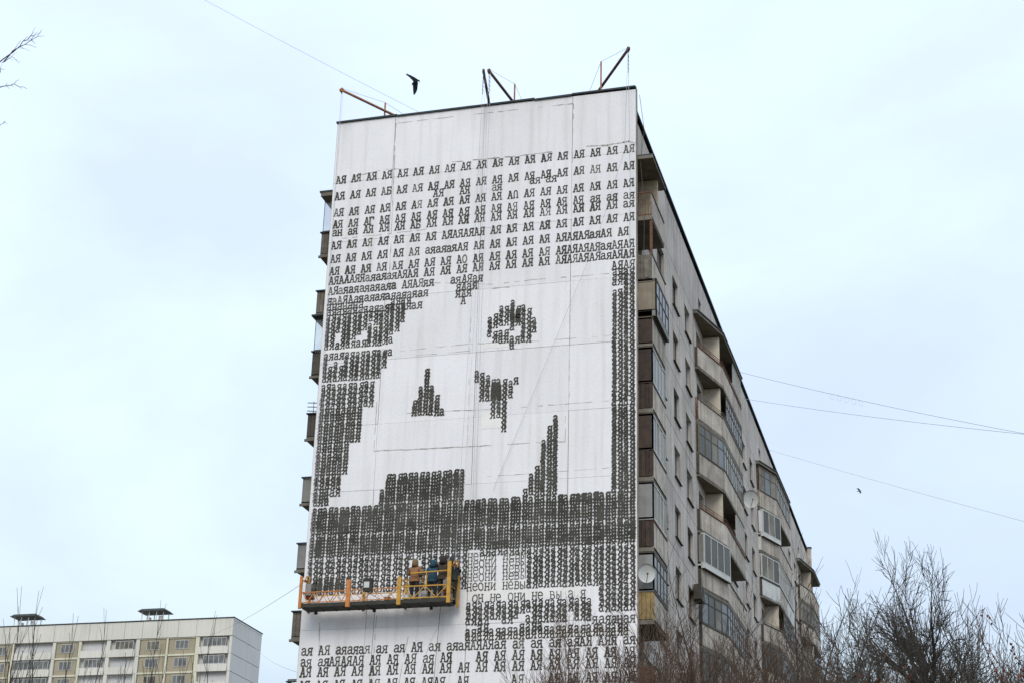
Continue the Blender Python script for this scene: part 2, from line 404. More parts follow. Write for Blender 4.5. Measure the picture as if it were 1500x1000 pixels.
# thin side returns of the end wall
mb = MB(); mb.box(.0,.0,.05,.012,.30,ZT-.003,'concrete'); mb.box(-W-.012,.0,.05,-W,.30,ZT-.003,'concrete'); mb.build('wall_edge', bld)
# flashing on the end wall, uneven pieces
xs = [-W-.06,-10.6,-7.1,-4.4,-2.75,.0]; hz = [0,-.01,.015,-.005,.05]
for a in range(5):
    mb = MB(); x0,x1 = xs[a]+.004, xs[a+1]-.004; h = ZT+hz[a]
    mb.hexa([(x0,-.07,h),(x1,-.07,h+.02),(x1,.40,h+.02),(x0,.40,h),(x0,-.07,h+.07),(x1,-.07,h+.10),(x1,.40,h+.12),(x0,.40,h+.09)],'flash')
    mb.build('roof_flashing', bld)
# far end wall
mb = MB(); mb.box(-W,L-.3,.05,0.0,L,ZT,'concrete'); mb.build('far_end_wall', bld)
mb = MB(); mb.box(-W-.02,L-.36,ZT+.002,.05,L+.05,ZT+.09,'flash'); mb.build('roof_flashing', bld)
# painted cracks and dirt on the end wall
def polyline(mb, pts, w, y, m):
    for (x0,z0),(x1,z1) in zip(pts, pts[1:]):
        d = Vector((x1-x0,z1-z0)); l = d.length
        if l < 1e-6: continue
        d /= l; n = Vector((-d.y,d.x))*w/2; b = len(mb.v)
        e0 = d*w*.25
        for p in ((x0-e0.x-n.x,z0-e0.y-n.y),(x1+e0.x-n.x,z1+e0.y-n.y),(x1+e0.x+n.x,z1+e0.y+n.y),(x0-e0.x+n.x,z0-e0.y+n.y)): mb.v.append((p[0],y,p[1]))
        mb.f.append((b,b+1,b+2,b+3)); mb.mi.append(mb.mid(m)); y -= .00025
def crack(pts, w=.03, seed=0, gaps=.25):
    r = random.Random(seed); mb = MB()
    for (x0,z0),(x1,z1) in zip(pts, pts[1:]):
        n = max(2,int(math.hypot(x1-x0,z1-z0)/.22)); prev = (x0,z0)
        for i in range(1,n+1):
            t = i/n; p = (x0+(x1-x0)*t+r.uniform(-.012,.012), z0+(z1-z0)*t+r.uniform(-.012,.012))
            if r.random() > gaps: polyline(mb,[prev,p],w*r.uniform(.2,.85),-.0062,'crack')
            prev = p
    return tag(mb.build('crack', bld), kind='stuff')
crack([(-10.77,26.4),(-10.77,24.27),(-7.0,24.2),(-3.6,24.17),(-2.85,24.15),(-2.85,25.2)],.05,1,.12)
crack([(-10.66,39.6),(-10.58,34.2)],.05,2,.1); crack([(-10.58,34.2),(-10.55,31.5)],.045,3,.3)
crack([(-10.6,39.38),(-6.9,39.38),(-2.7,39.35)],.04,4,.35); crack([(-2.68,39.3),(-2.72,36.5)],.05,5,.3)
crack([(-2.72,31.3),(-2.72,27.6)],.04,6,.6); crack([(-2.72,27.6),(-2.72,25.6)],.05,61,.45)
crack([(-9.9,28.55),(-7.0,28.62),(-4,28.5),(-.9,28.5)],.035,7,.3); crack([(-9.2,28.3),(-6.9,28.3)],.03,17,.3)
crack([(-9.9,25.82),(-7.0,25.75),(-6.2,25.72),(-4,25.72),(-.9,25.72)],.035,8,.35)
crack([(-6.9,30.0),(-6.85,24.2)],.022,9,.3)
crack([(-9.9,31.42),(-8.5,31.5),(-6,31.2),(-4.2,31.25),(-.9,31.2)],.028,10,.45)
crack([(-10.1,22.78),(-9.3,22.8),(-8.9,22.8)],.06,11,.25); crack([(-6,22.9),(-.9,22.95)],.025,12,.35)
crack([(-6,31.0),(-5.5,31.02),(-5.3,31.0)],.07,13,.1)
crack([(-12.5,36.95),(-11,37.15),(-9.8,37.0)],.04,14,.3); crack([(-8,37.15),(-5.2,37.1),(-3.6,37.12)],.06,15,.3)
crack([(-2.1,37.2),(-1.2,37.14),(-.3,37.22),(0,37.1)],.09,16,.1); crack([(-13,34.0),(-11,34.0),(-9,34.05)],.03,18,.4)
crack([(-12.6,17.3),(-12.55,16.4),(-12.4,13.5)],.05,20,.05); crack([(-10.25,17.5),(-10.3,15.6),(-10.35,13.5)],.045,21,.05)
crack([(-8.9,16.9),(-9.1,15.6),(-9.35,14.0)],.04,22,.1); crack([(-7.6,17.3),(-8.1,16.2),(-8.6,14.5)],.035,23,.15)

# ------------------------------------------------------------------ typed lettering on the end wall
GL = {
'А': [[(.0,0),(.34,0)],[(.66,0),(1,0)],[(.15,0),(.46,1),(.56,1),(.86,0)],[(.28,.36),(.74,.36)],[(.30,1),(.5,1)]],
'Я': [[(.62,0),(1,0)],[(.0,0),(.28,0)],[(.80,0),(.80,1)],[(.98,1),(.36,1),(.18,.86),(.18,.66),(.36,.5),(.80,.5)],[(.46,.5),(.16,0)]],
'Б': [[(.0,0),(.65,0),(.88,.14),(.88,.4),(.65,.54),(.2,.54)],[(.2,0),(.2,1)],[(.05,1),(.85,1),(.85,.8)]],
'Г': [[(.0,0),(.4,0)],[(.2,0),(.2,1)],[(.05,1),(.9,1),(.9,.75)]],
'Д': [[(.02,0),(.35,0)],[(.65,0),(.98,0)],[(.2,0),(.2,.8),(.4,1),(.65,1),(.82,.8),(.82,0)]],
'О': [[(.35,0),(.12,.25),(.12,.75),(.35,1),(.65,1),(.88,.75),(.88,.25),(.65,0),(.35,0)]],
'а': [[(.12,.82),(.32,1),(.62,1),(.78,.84),(.78,.12),(.98,.0)],[(.78,.58),(.36,.54),(.12,.40),(.12,.14),(.34,0),(.6,.04),(.78,.2)]],
'я': [[(.62,0),(1,0)],[(.0,0),(.26,0)],[(.80,0),(.80,1)],[(.98,1),(.36,1),(.18,.86),(.18,.66),(.36,.5),(.80,.5)],[(.46,.5),(.14,0)]],
'н': [[(.18,0),(.18,1)],[(.82,0),(.82,1)],[(.18,.5),(.82,.5)],[(.04,0),(.34,0)],[(.66,0),(.98,0)],[(.04,1),(.34,1)],[(.66,1),(.98,1)]],
'е': [[(.14,.52),(.88,.52),(.86,.8),(.62,1),(.36,1),(.12,.75),(.12,.25),(.36,0),(.65,0),(.9,.16)]],
'о': [[(.35,0),(.10,.25),(.10,.75),(.35,1),(.65,1),(.90,.75),(.90,.25),(.65,0),(.35,0)]],
'и': [[(.18,1),(.18,0),(.82,1),(.82,0)],[(.04,1),(.3,1)],[(.7,0),(.98,0)]],
'в': [[(.2,0),(.2,1)],[(.05,1),(.62,1),(.8,.86),(.8,.66),(.62,.54),(.2,.54)],[(.62,.54),(.88,.4),(.88,.14),(.65,0),(.05,0)]],
'ы': [[(.12,1),(.12,0)],[(.12,.52),(.42,.52),(.56,.38),(.56,.14),(.42,0),(.12,0)],[(.86,0),(.86,1)]],
}
X0 = -13.27; CW = .236
def glyph(mb, ch, x, z, w, h, st, y, m):
    sh = random.uniform(-.02,.02)
    for li, pl in enumerate(GL[ch]):
        polyline(mb, [(x+px*w*.94+.006+sh*py, z+py*h) for px,py in pl], st*random.uniform(.88,1.12), y-li*.0003, m)
UC = set('АЯБГДО'); lay = 0
def layer():
    global lay; lay = (lay+1) % 7
    return -.007-lay*.0022
LM = MB(); LT = MB()
def put(ch, c, zc, w):
    h = .335 if ch in UC else .265; z0 = zc-.17
    x = X0+c*CW
    mb2, m2, st = (LM,'paint',.048)
    if w == 3: mb2, m2, st = (LT,'paint_thin',.034); 
    if w == 1 and random.random() < .06: mb2, m2, st = (LT,'paint_thin',.04)
    if w == 1 and random.random() < .10: st = .062
    if w in (2,4): st = .05
    if w == 5: st = .036
    if w in (3,5): h = .28
    glyph(mb2, ch, x+random.uniform(-.008,.008), z0+random.uniform(-.01,.01), CW*.98, h, st, layer(), m2)
for zc, c0, s, w in ROWS:
    for i, ch in enumerate(s):
        if ch != ' ': put(ch, c0+i, zc, w)
def in_hole(c, z):
    for h in HOLES:
        if h[0]-.15 <= c+.5 <= h[1]+.15 and h[3]-.06 <= z <= h[2]+.06: return True
    return False
for c0, c1, zt, zb, dz, w in ZONES:
    n = max(1, int(round((zt-zb-.05)/dz)))
    for c in range(c0, c1):
        ch = 'а' if c % 2 == 0 else 'я'
        ph = random.uniform(-.02,.02)
        for i in range(n):
            z = zt-.14-(i*(zt-zb-.26)/max(1,n-1) if n > 1 else 0)+ph
            if in_hole(c, z): continue
            x = X0+c*CW+random.uniform(-.006,.006)
            st = {1:.050,2:.060,4:.064}[w]*random.uniform(.92,1.1)
            if w == 4 and random.random() < .09: st *= 1.5
            glyph(LM, ch, x+CW*.06+random.uniform(-.012,.012), z-.12, CW*(.84 if ch == 'а' else .92), .262, st, layer(), 'paint')
lt = LM.build('lettering', bld); lt['kind'] = 'stuff'; lt['label'] = 'dense black typed letters'
lt2 = LT.build('lettering', bld); lt2['kind'] = 'stuff'; lt2['label'] = 'thin faded typed letters'
# cream touch-up patches between the letter bands
mb = MB()
for (a,b,c,d) in ((-6.6,-4.4,18.36,18.66),(-6.6,-2.0,17.95,18.3),(-6.25,-.1,16.38,16.62),(-11.9,-10.2,29.8,29.72),(-13.2,-10.5,28.86,28.70),(-6.3,-5.2,28.6,28.35),(-6.3,-5.3,24.9,25.6)):
    z0,z1 = min(c,d),max(c,d); b0 = len(mb.v); mb.v += [(a,-.0055,z0),(b,-.0055,z0),(b,-.0055,z1),(a,-.0055,z1)]; mb.f.append((b0,b0+1,b0+2,b0+3)); mb.mi.append(mb.mid('fix')); mb.build('touch_up_paint', bld); mb = MB()

# ------------------------------------------------------------------ long facade: panels, windows
def panel_mesh(w, h, hole=None, m='tile', th=.24):
    """panel in the YZ plane, outer face at x=0, y 0..w, z 0..h"""
    mb = MB(); g = .017
    if not hole: mb.box(-th,g,g,0,w-g,h-g,m)
    else:
        a,b,c,d = hole
        mb.box(-th,g,g,0,a,h-g,m); mb.box(-th,b,g,0,w-g,h-g,m); mb.box(-th,a,g,0,b,c,m); mb.box(-th,a,d,0,b,h-g,m)
    return mb.mesh('wall_panel')
def window_mesh(w, h, m='frame_white', casements=2):
    mb = MB(); t = .06
    mb.box(-.06,0,0,0,w,t,m); mb.box(-.06,0,h-t,0,w,h,m); mb.box(-.06,0,t,0,t,h-t,m); mb.box(-.06,w-t,t,0,w,h-t,m)
    for i in range(1,casements): y = w*i/casements; mb.box(-.055,y-.04,t,.005,y+.04,h-t,m)
    mb.box(-.055,t,h*.74,.004,w/casements-.04,h*.74+.045,m)
    return mb.mesh('window')
def pane_mesh(w, h, m):
    mb = MB(); mb.box(-.045,.03,.03,-.03,w-.03,h-.03,m); return mb.mesh('pane')
def sill_mesh(w): 
    mb = MB(); mb.hexa([(-.16,-.05,0),(.10,-.05,-.045),(.10,w+.05,-.045),(-.16,w+.05,0),(-.16,-.05,.02),(.10,-.05,-.03),(.10,w+.05,-.03),(-.16,w+.05,.02)],'roof'); return mb.mesh('sill')
SEG = [ # y0,y1,window(a,b) relative, None; 'R' recess
 (.30,3.25,'R'),(3.25,5.7,(.35,1.9)),(5.7,9.3,(.9,2.7)),(9.3,12.9,(1.3,2.8)),(12.9,16.7,(1.0,2.55)),
 (16.7,19.9,(.7,2.1)),(19.9,25.4,(1.0,4.4)),(25.4,27.4,(.3,1.6)),(27.4,31.6,(.6,2.8)),(31.6,35.9,(2.2,3.6)),(35.9,40.2,(1.2,2.6)),
 (40.2,42.9,(.6,2.0)),(42.9,48.4,(1.0,4.4)),(48.4,50.9,(.4,1.9)),(50.9,55.2,(.5,2.5)),(55.2,59.6,(2.2,3.7)),(59.6,62.9,(1.2,2.7)),
 (62.9,66.2,(.8,2.3)),(66.2,70.68,(.8,3.4))]
pan = {}; win = {}; pane = {}
def get_pane(w,h,m):
    k = (round(w,2),round(h,2),m)
    if k not in pane: pane[k] = pane_mesh(w,h,m)
    return pane[k]
def get_win(w,h,m,c):
    k = (round(w,2),round(h,2),m,c)
    if k not in win: win[k] = window_mesh(w,h,m,c)
    return win[k]
silm = {}
rw = random.Random(5)
def add_window(y, z, w, h, x=F-.13, cas=2):
    fm = rw.choice(['frame_white','frame_white','frame_brown','frame_dark','frame_brown'])
    wo = link('window', get_win(w,h,fm,cas), bld, (x,y,z))
    link('pane', get_pane(w,h,rw.choice(['glass','glass','glass_curtain','glass'])), wo)
    if round(w,2) not in silm: silm[round(w,2)] = sill_mesh(w)
    link('sill', silm[round(w,2)], wo, (F-x,0,0))
DEP = 1.3
for k in range(-1,13):
    z0 = ZS-ST*k; hgt = ST
    if k == -1: hgt = ZT-z0-.1
    if k == 12: z0 = .02; hgt = ZS-ST*11-.02
    for si,(y0,y1,wd) in enumerate(SEG):
        w = y1-y0
        if wd == 'R' and 0 <= k < 12:
            kk = ('rb',round(w,2))
            if kk not in pan:
                mb = MB(); h=ST
                mb.box(-DEP-.12,0,.0,-DEP,w,h,'beige'); pan[kk] = mb.mesh('loggia_wall')
                mb = MB(); mb.box(-DEP,0,.0,-.002,.12,h,'beige'); pan['rs',kk] = mb.mesh('loggia_side_wall')
                mb = MB(); mb.box(-DEP,w-.12,0,-.002,w,h,'beige'); pan['rt',kk] = mb.mesh('loggia_side_wall')
                mb = MB(); mb.box(-DEP,.12,-.14,-.03,w-.12,0,'slab'); pan['rf',kk] = mb.mesh('loggia_floor')
            link('loggia_wall', pan[kk], bld, (F,y0,z0)); link('loggia_side_wall', pan['rs',kk], bld, (F,y0,z0)); link('loggia_side_wall', pan['rt',kk], bld, (F,y0,z0)); link('loggia_floor', pan['rf',kk], bld, (F,y0,z0))
            # doors/windows at the back of the loggia
            yy = y0+.35
            while yy+1.9 < y1-1.0:
                wo = link('window', get_win(1.7,1.45,rw.choice(['frame_dark','frame_brown','frame_white']),2), bld, (F-DEP+.07,yy,z0+.85)); link('pane', get_pane(1.7,1.45,'glass'), wo)
                yy += 3.4
            continue
        if wd == 'R': wd2 = None
        else: wd2 = wd
        if k == -1:
            wd2 = None
            vv = y0 in (16.7,40.2,62.9); key = (round(w,2),'attic',vv)
            if vv: hole = (1.6,2.5,.95,1.55)
            else: hole = None
            if key not in pan: pan[key] = panel_mesh(w,hgt,hole)
            link('wall_panel', pan[key], bld, (F,y0,z0))
            if hole: link('attic_vent', get_pane(hole[1]-hole[0]+.06,hole[3]-hole[2]+.06,'frame_dark'), bld, (F-.15,y0+hole[0]-.03,z0+hole[2]-.03))
            continue
        key = (round(w,2),round(hgt,2),wd2)
        if key not in pan: pan[key] = panel_mesh(w,hgt,None if not wd2 else (wd2[0],wd2[1],.66,2.14))
        link('wall_panel', pan[key], bld, (F,y0,z0))
        if wd2: add_window(y0+wd2[0], z0+.66, wd2[1]-wd2[0], 1.48)
# eaves flashing along the long facade
yy = .3
while yy < L-.4:
    y2 = min(yy+5.9, L-.3); mb = MB(); mb.box(F-.4,yy+.01,ZT-.095,F+.09,y2-.01,ZT-.01+random.uniform(0,.02),'flash'); mb.build('roof_flashing', bld); yy = y2
# hidden long facade on the other side
for k in range(0,14):
    z0 = .03+ST*k; mb = MB(); mb.box(-W+.36,.31,z0+.012,-W+.69,L-.31,min(z0+ST-.012,ZT-.4),'tile'); mb.build('wall_panel', bld)
mb = MB(); mb.box(-W+.34,.31,ZT-.095,-W+.5,L-.31,ZT-.01,'flash'); mb.build('roof_flashing', bld)

# ------------------------------------------------------------------ balconies
def seglist(poly): return list(zip(poly, poly[1:]))
def balcony(poly, z, side='none', glaze=None, front='concrete', rails=0, side_up=None, box=False, gz=None, gseg=None, gpane='glass', gh=(1.12,2.58), frame='frame_white', top='frame_dark', label=None):
    """poly: outline points (xy), first and last on the facade line"""
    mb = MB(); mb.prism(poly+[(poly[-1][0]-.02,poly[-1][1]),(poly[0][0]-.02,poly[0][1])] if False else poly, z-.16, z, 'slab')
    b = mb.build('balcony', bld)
    segs = seglist(poly)
    flip = poly[1][0] < poly[0][0]-.01
    for i,(a,c) in enumerate(segs):
        last = i == len(segs)-1; first = i == 0
        A = Vector(a); B = Vector(c); d = (B-A); ln = d.length; d.normalize()
        if ln < .12: continue
        th = -.06 if flip else .06
        if first or last:
            if side == 'none' : continue
            if side.startswith('bars'):
                mm = side.split(':')[1]; mb = MB()
                n = max(3,int(ln/.12))
                for j in range(n+1):
                    p = A+d*(.03+(ln-.06)*j/n); mb.bar((p.x,p.y,z),(p.x,p.y,z+1.1),.014,mm)
                mb.bar((A.x,A.y,z+1.1),(B.x,B.y,z+1.1),.03,mm); mb.bar((A.x,A.y,z+.08),(B.x,B.y,z+.08),.022,mm)
                mb.bar((A.x,A.y,z+.6),(B.x,B.y,z+.6),.015,mm)
                mb.build('railing', b)
            elif side.startswith('boards'):
                mm = side.split(':')[1]; n = max(2,int(ln/.145))
                for j in range(n):
                    p = A+d*(ln*j/n+.006); q = A+d*(ln*(j+1)/n-.006); mb = MB()
                    mb.wall(p,q,z+.02+random.uniform(0,.02),z+1.05+random.uniform(-.02,.03),.03*(1 if th>0 else -1),mm); mb.build('board', b)
            else:
                mb = MB(); mb.wall(A+d*.01,B-d*.01,z-.05,z+1.0,th,side); mb.build('side_panel', b)
            if side_up and first:
                mb = MB(); mb.wall(A+d*.02,B-d*.02,z+1.08,z+2.6,th*.8,side_up); mb.build('side_screen', b)
            continue
        # front segments: concrete panels ~1.6 m
        nn = max(1,round(ln/3.2))
        for j in range(nn):
            p = A+d*(ln*j/nn+.008); q = A+d*(ln*(j+1)/nn-.008); mb = MB(); mb.wall(p,q,z-.10,z+.98,th,front if not isinstance(front,(list,tuple)) else front[(i+j)%len(front)]); mb.build('parapet_panel', b)
        mb = MB(); mb.bar((A.x,A.y,z+1.03),(B.x,B.y,z+1.03),.046,top)
        for j in range(rails): mb.bar((A.x,A.y,z+1.16+.12*j),(B.x,B.y,z+1.16+.12*j),.017,top)
        if rails:
            n2 = max(1,int(ln/1.1))
            for j in range(n2+1): p = A+d*(ln*j/n2); mb.bar((p.x,p.y,z+1.0),(p.x,p.y,z+1.16+.12*(rails-1)),.015,top)
        mb.build('handrail', b)
    if glaze:
        ex_ = .17 if box else 0.0
        P = [Vector(p) for p in poly]
        if box:
            cx_ = P[0].x; sx = -1 if flip else 1
            P = [P[0]+Vector((0,-.0))]+[Vector((p.x+ex_*sx, p.y)) for p in P[1:-1]]+[P[-1]]
        zz0, zz1 = z+gh[0], z+gh[1]
        for i,(A,B) in enumerate(zip(P,P[1:])):
            d = B-A; ln = d.length; d.normalize()
            if ln < .12: continue
            if gseg is not None and i not in gseg: continue
            first = i == 0; last = i == len(P)-2
            n = 1 if first or last else max(2,round(ln/.72))
            s0 = 0
            if gz and not (first or last): s0 = gz[0]; 
            mb = MB(); nrm = Vector((-d.y,d.x))*(.05 if not flip else -.05)
            mb.wall(A+d*s0,B,zz1-.07,zz1,.05 if not flip else -.05,glaze); mb.wall(A+d*s0,B,zz0,zz0+.07,.05 if not flip else -.05,glaze)
            if not (first or last) and glaze != 'frame_white': mb.wall(A+d*s0,B,z+2.05,z+2.10,.05 if not flip else -.05,glaze)
            for j in range(n+1):
                p = A+d*(s0+(ln-s0-.06)*j/n); q = p+d*.06; mb.wall(p,q,zz0+.07,zz1-.07,.05 if not flip else -.05,glaze)
            mb.build('window_frame', b)
            for j in range(n):
                p = A+d*(s0+(ln-s0)*(j+.04)/n)+nrm*.4; q = A+d*(s0+(ln-s0)*(j+.96)/n)+nrm*.4
                pm = gpane if not isinstance(gpane,(list,tuple)) else gpane[j % len(gpane)]
                if (first or last) and side_up: pm = side_up
                mb = MB(); mb.wall(p,q,zz0+.05,zz1-.05,.012 if not flip else -.012,pm); mb.build('pane', b)
            if box:
                mb = MB(); mb.wall(A,B,zz0-.22,zz0-.004,.05 if not flip else -.05,'grey_sheet' if glaze != 'frame_white' else 'white_sheet'); mb.build('glazing_skirt', b)
        Q = P if gseg is None else (P[:3]+[Vector((P[0].x,P[2].y))] if gseg == [0,1] else None)
        if Q:
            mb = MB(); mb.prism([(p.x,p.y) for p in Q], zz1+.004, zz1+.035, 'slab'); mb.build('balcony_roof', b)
            if box: mb = MB(); mb.prism([(p.x,p.y) for p in Q], zz0-.25, zz0-.224, 'frame_dark'); mb.build('glazing_floor', b)
    if label: b['label'] = label
    return b
def canopy(poly, z):
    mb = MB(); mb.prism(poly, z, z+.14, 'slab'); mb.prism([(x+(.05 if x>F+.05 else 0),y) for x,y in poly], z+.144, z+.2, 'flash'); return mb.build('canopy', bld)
PA = [(F-.02,.32),(.60,.32),(.60,3.1),(F-.02,3.1)]
PA = [(F-.02,.32),(.60,.32),(.60,3.1),(F-.02,3.1)]
PB = [(F-.02,16.75),(-.20,16.75),(.60,19.75),(.68,26.0),(F-.02,26.0)]
PC = [(F-.02,40.3),(-.20,40.3),(.60,42.6),(.70,49.0),(F-.02,49.0)]
PD = [(F-.02,63.0),(-.20,63.0),(.48,66.0),(.50,70.2),(F-.02,70.2)]
canopy([(F-.02,.31),(.66,.31),(.66,3.3),(F-.02,3.3)], ZS+ST-.1)
canopy([(F-.02,16.5),(-.15,16.5),(.68,19.7),(.74,26.2),(F-.02,26.2)], ZS+ST-.1)
canopy([(F-.02,40.1),(-.15,40.1),(.66,42.5),(.74,49.1),(F-.02,49.1)], ZS+ST-.1)
canopy([(F-.02,62.7),(-.12,62.7),(.55,66.2),(.60,70.5),(F-.02,70.5)], ZS+ST-.1)
SA = [dict(side='bars:rust', side_up=None, front='concrete', rails=0, top='frame_dark'),
 dict(side='boards:grey_wood', front='concrete', top='frame_dark'),
 dict(side='wood', glaze='frame_dark', box=True, side_up='tan_sheet', gpane='glass_blue', gh=(1.35,2.75), front='concrete'),
 dict(side='boards:wood', glaze='frame_white', side_up='wood', gpane=['glass_blue','glass'], front='concrete'),
 dict(side='boards:wood', glaze='frame_white', side_up='wood', gpane=['glass','glass_curtain'], front='concrete'),
 dict(side='boards:grey_wood', glaze='frame_white', side_up='grey_sheet', gpane=['glass_curtain','glass_blue','glass'], front='concrete', top='frame_brown'),
 dict(side='boards:wood', glaze='frame_white', side_up='grey_sheet', gpane='glass_curtain', front=['rust','concrete'], top='rust'),
 dict(side='boards:yellow_wood', glaze='frame_dark', gpane=['glass_blue','glass'], side_up='grey_sheet', front='concrete', rails=1, top='frame_dark'),
 dict(side='boards:rust', front='concrete'), dict(side='boards:wood', front='concrete'), dict(side='grey_sheet', front='concrete'), dict(side='none', front='concrete')]
# floor list shifted so that index 0 is the top storey
SA = SA[:5]+SA[6:]
SB = [dict(side='frame_dark', rails=2, top='rust', glaze='frame_white', gseg=[2], gz=(3.6,), gpane=['glass_blue','glass_curtain'], gh=(1.1,2.95)),
 dict(side='bars:rust', rails=2, top='frame_brown', glaze='frame_dark', gseg=[2], gz=(1.0,), gpane=['glass','glass_blue']),
 dict(side='frame_dark', glaze='frame_brown', gpane=['glass','glass','glass_curtain','glass_blue'], gh=(1.0,2.6), front='concrete'),
 dict(side='frame_dark', rails=2, top='rust', glaze='frame_white', gseg=[2], gz=(3.4,), gpane=['glass_curtain','glass']),
 dict(side='frame_dark', glaze='frame_white', box=True, gpane='glass', side_up='grey_sheet', gseg=[0,1], gh=(1.1,2.6)),
 dict(side='frame_dark', glaze='frame_dark', gpane=['glass_blue','glass','glass_curtain'], gh=(1.05,2.6)),
 dict(side='frame_dark', glaze='frame_dark', gpane=['glass','glass','glass_curtain']),
 dict(side='frame_dark', rails=1, top='rust'), dict(side='frame_dark', glaze='frame_white', gpane='glass'), dict(side='frame_dark'), dict(side='frame_dark', glaze='frame_white', gpane='glass'), dict(side='frame_dark')]
SC = [dict(side='tan_sheet', glaze='frame_brown', gpane=['glass_curtain','glass_blue'], side_up='rust', gh=(1.0,2.6)),
 dict(side='white_sheet', glaze='frame_white', box=True, side_up='white_sheet', gpane=['glass','glass_curtain'], gseg=[0,1], gh=(1.1,2.6)),
 dict(side='frame_dark', glaze='frame_white', gpane=['glass_curtain','glass_curtain','glass'], front=['white_sheet','white_sheet','concrete']),
 dict(side='frame_dark', rails=1, top='frame_dark', glaze='frame_dark', gseg=[2], gz=(1.5,)),
 dict(side='frame_dark', glaze='frame_dark', gpane='glass'), dict(side='frame_dark'), dict(side='frame_dark', glaze='frame_white', gpane='glass'), dict(side='frame_dark'),
 dict(side='frame_dark'), dict(side='frame_dark', glaze='frame_white', gpane='glass'), dict(side='frame_dark'), dict(side='frame_dark')]
SD = [dict(side='wood'), dict(side='wood', glaze='frame_brown', gpane=['glass_curtain','glass']), dict(side='wood', rails=1), dict(side='wood', glaze='frame_dark', gpane='glass')]+[dict(side='wood') for _ in range(8)]
for k in range(12):
    z = ZS-ST*k
    balcony(PA, z, **SA[k]) if k < len(SA) else balcony(PA, z, side='wood')
    balcony(PB, z, **SB[k]); balcony(PC, z, **SC[k]); balcony(PD, z, **SD[k])
for k in range(12):
    z = ZS-ST*k
    for (y,xo,m) in ((19.55,.47,'beige'),(42.45,.47,'beige'),(65.8,.36,'beige')):
        mb = MB(); mb.box(F+.005,y,z+.003,xo,y+.14,z+2.6,m); mb.build('balcony_partition', bld)
# buff brick screen wall on the top corner balcony, brown post on the one below
mb = MB(); mb.box(F+.03,2.2,ZS+.01,.50,2.32,ZS+2.65,'brick'); mb.build('brick_screen', bld)
mb = MB(); mb.box(.50,.36,ZS-ST+1.05,.59,.50,ZS-.17,'rust'); mb.build('post', bld)
# left side balconies (mirrored, facing -X)
G = -W+.36
PL = [(G+.02,.9),(-W-.75,.9),(-W-.75,4.2),(G+.02,4.2)]
SL = [dict(side='boards:grey_wood', front='wood', glaze='frame_white', gpane='glass_curtain', gseg=[1], gh=(1.15,2.6)),
 dict(side='boards:grey_wood', front='wood'),
 dict(side='grey_sheet', front='wood', glaze='frame_dark', gseg=[0]),
 None]
def leftbal(k, side, front, post=0, screen=None, caps=False, bars=False):
    z = ZS-ST*k
    b = balcony(PL, z, side=side, front=front, top='frame_dark')
    mb = MB()
    mb.bar((-W-.16,.95,z+1.0),(-W-.16,.95,z+ST-.16),.05 if post else .02,'frame_dark'); mb.bar((-W-.72,.95,z+1.0),(-W-.72,.95,z+ST-.16),.015,'frame_dark') if screen else None
    if post: mb.box(-W-.30,1.0,z+1.0,-W-.10,1.1,z+ST-.17,'frame_dark')
    mb.build('post', b)
    if screen:
        mb = MB(); mb.bar((-W-.72,.92,z+2.55),(-W-.05,.92,z+2.3),.02,'frame_dark'); mb.bar((-W-.72,.92,z+1.1),(-W-.05,.92,z+1.1),.025,'frame_dark'); mb.bar((-W-.2,.92,z+1.1),(-W-.2,.92,z+2.5),.03,screen); mb.build('window_frame', b)
        mb = MB(); mb.box(-W-.70,.915,z+1.12,-W-.05,.925,z+2.5,'clear_glass'); mb.build('pane', b)
    mb = MB(); mb.prism([(G+.03,.82),(-W-.80,.82),(-W-.80,.895),(G+.03,.895)], z+1.0, z+1.05, 'flash'); mb.prism([(G+.03,.82),(-W-.80,.82),(-W-.80,.895),(G+.03,.895)], z-.2, z-.10, 'slab'); mb.build('ledge', b)
    if bars:
        mb = MB()
        for j in range(3): mb.bar((-W-.78,.85,z+1.15+.18*j),(-W-.05,.85,z+1.08+.18*j),.02,'frame_dark')
        mb.bar((-W-.5,.85,z+1.0),(-W-.5,.85,z+1.55),.015,'frame_dark'); mb.build('railing', b)
    if caps:
        mb = MB(); mb.prism([(G,.7),(-W-.85,.7),(-W-.85,4.3),(G,4.3)], z+ST-.14-.0, z+ST-.165+.0-.05, 'flash'); mb.build('drip_sheet', b)
mb = MB(); mb.prism([(G,.6),(-W-.80,.6),(-W-.80,4.3),(G,4.3)], ZS+ST-.12, ZS+ST+.06, 'slab'); mb.prism([(G,.58),(-W-.86,.58),(-W-.86,4.3),(G,4.3)], ZS+ST+.064, ZS+ST+.14, 'flash'); mb.build('canopy', bld)
leftbal(0,'boards:grey_wood','grey_wood',screen='frame_white'); leftbal(1,'boards:grey_wood','grey_wood',post=1); leftbal(2,'frame_dark','frame_dark',screen='frame_dark',caps=True)
leftbal(3,'boards:frame_dark','frame_dark',bars=True); leftbal(4,'grey_sheet','frame_dark',post=1); leftbal(5,'grey_sheet','frame_dark',post=1)
leftbal(6,'boards:grey_wood','frame_dark'); leftbal(7,'bars:frame_dark','wood')
for k in range(8,12): leftbal(k,'concrete','grey_sheet')
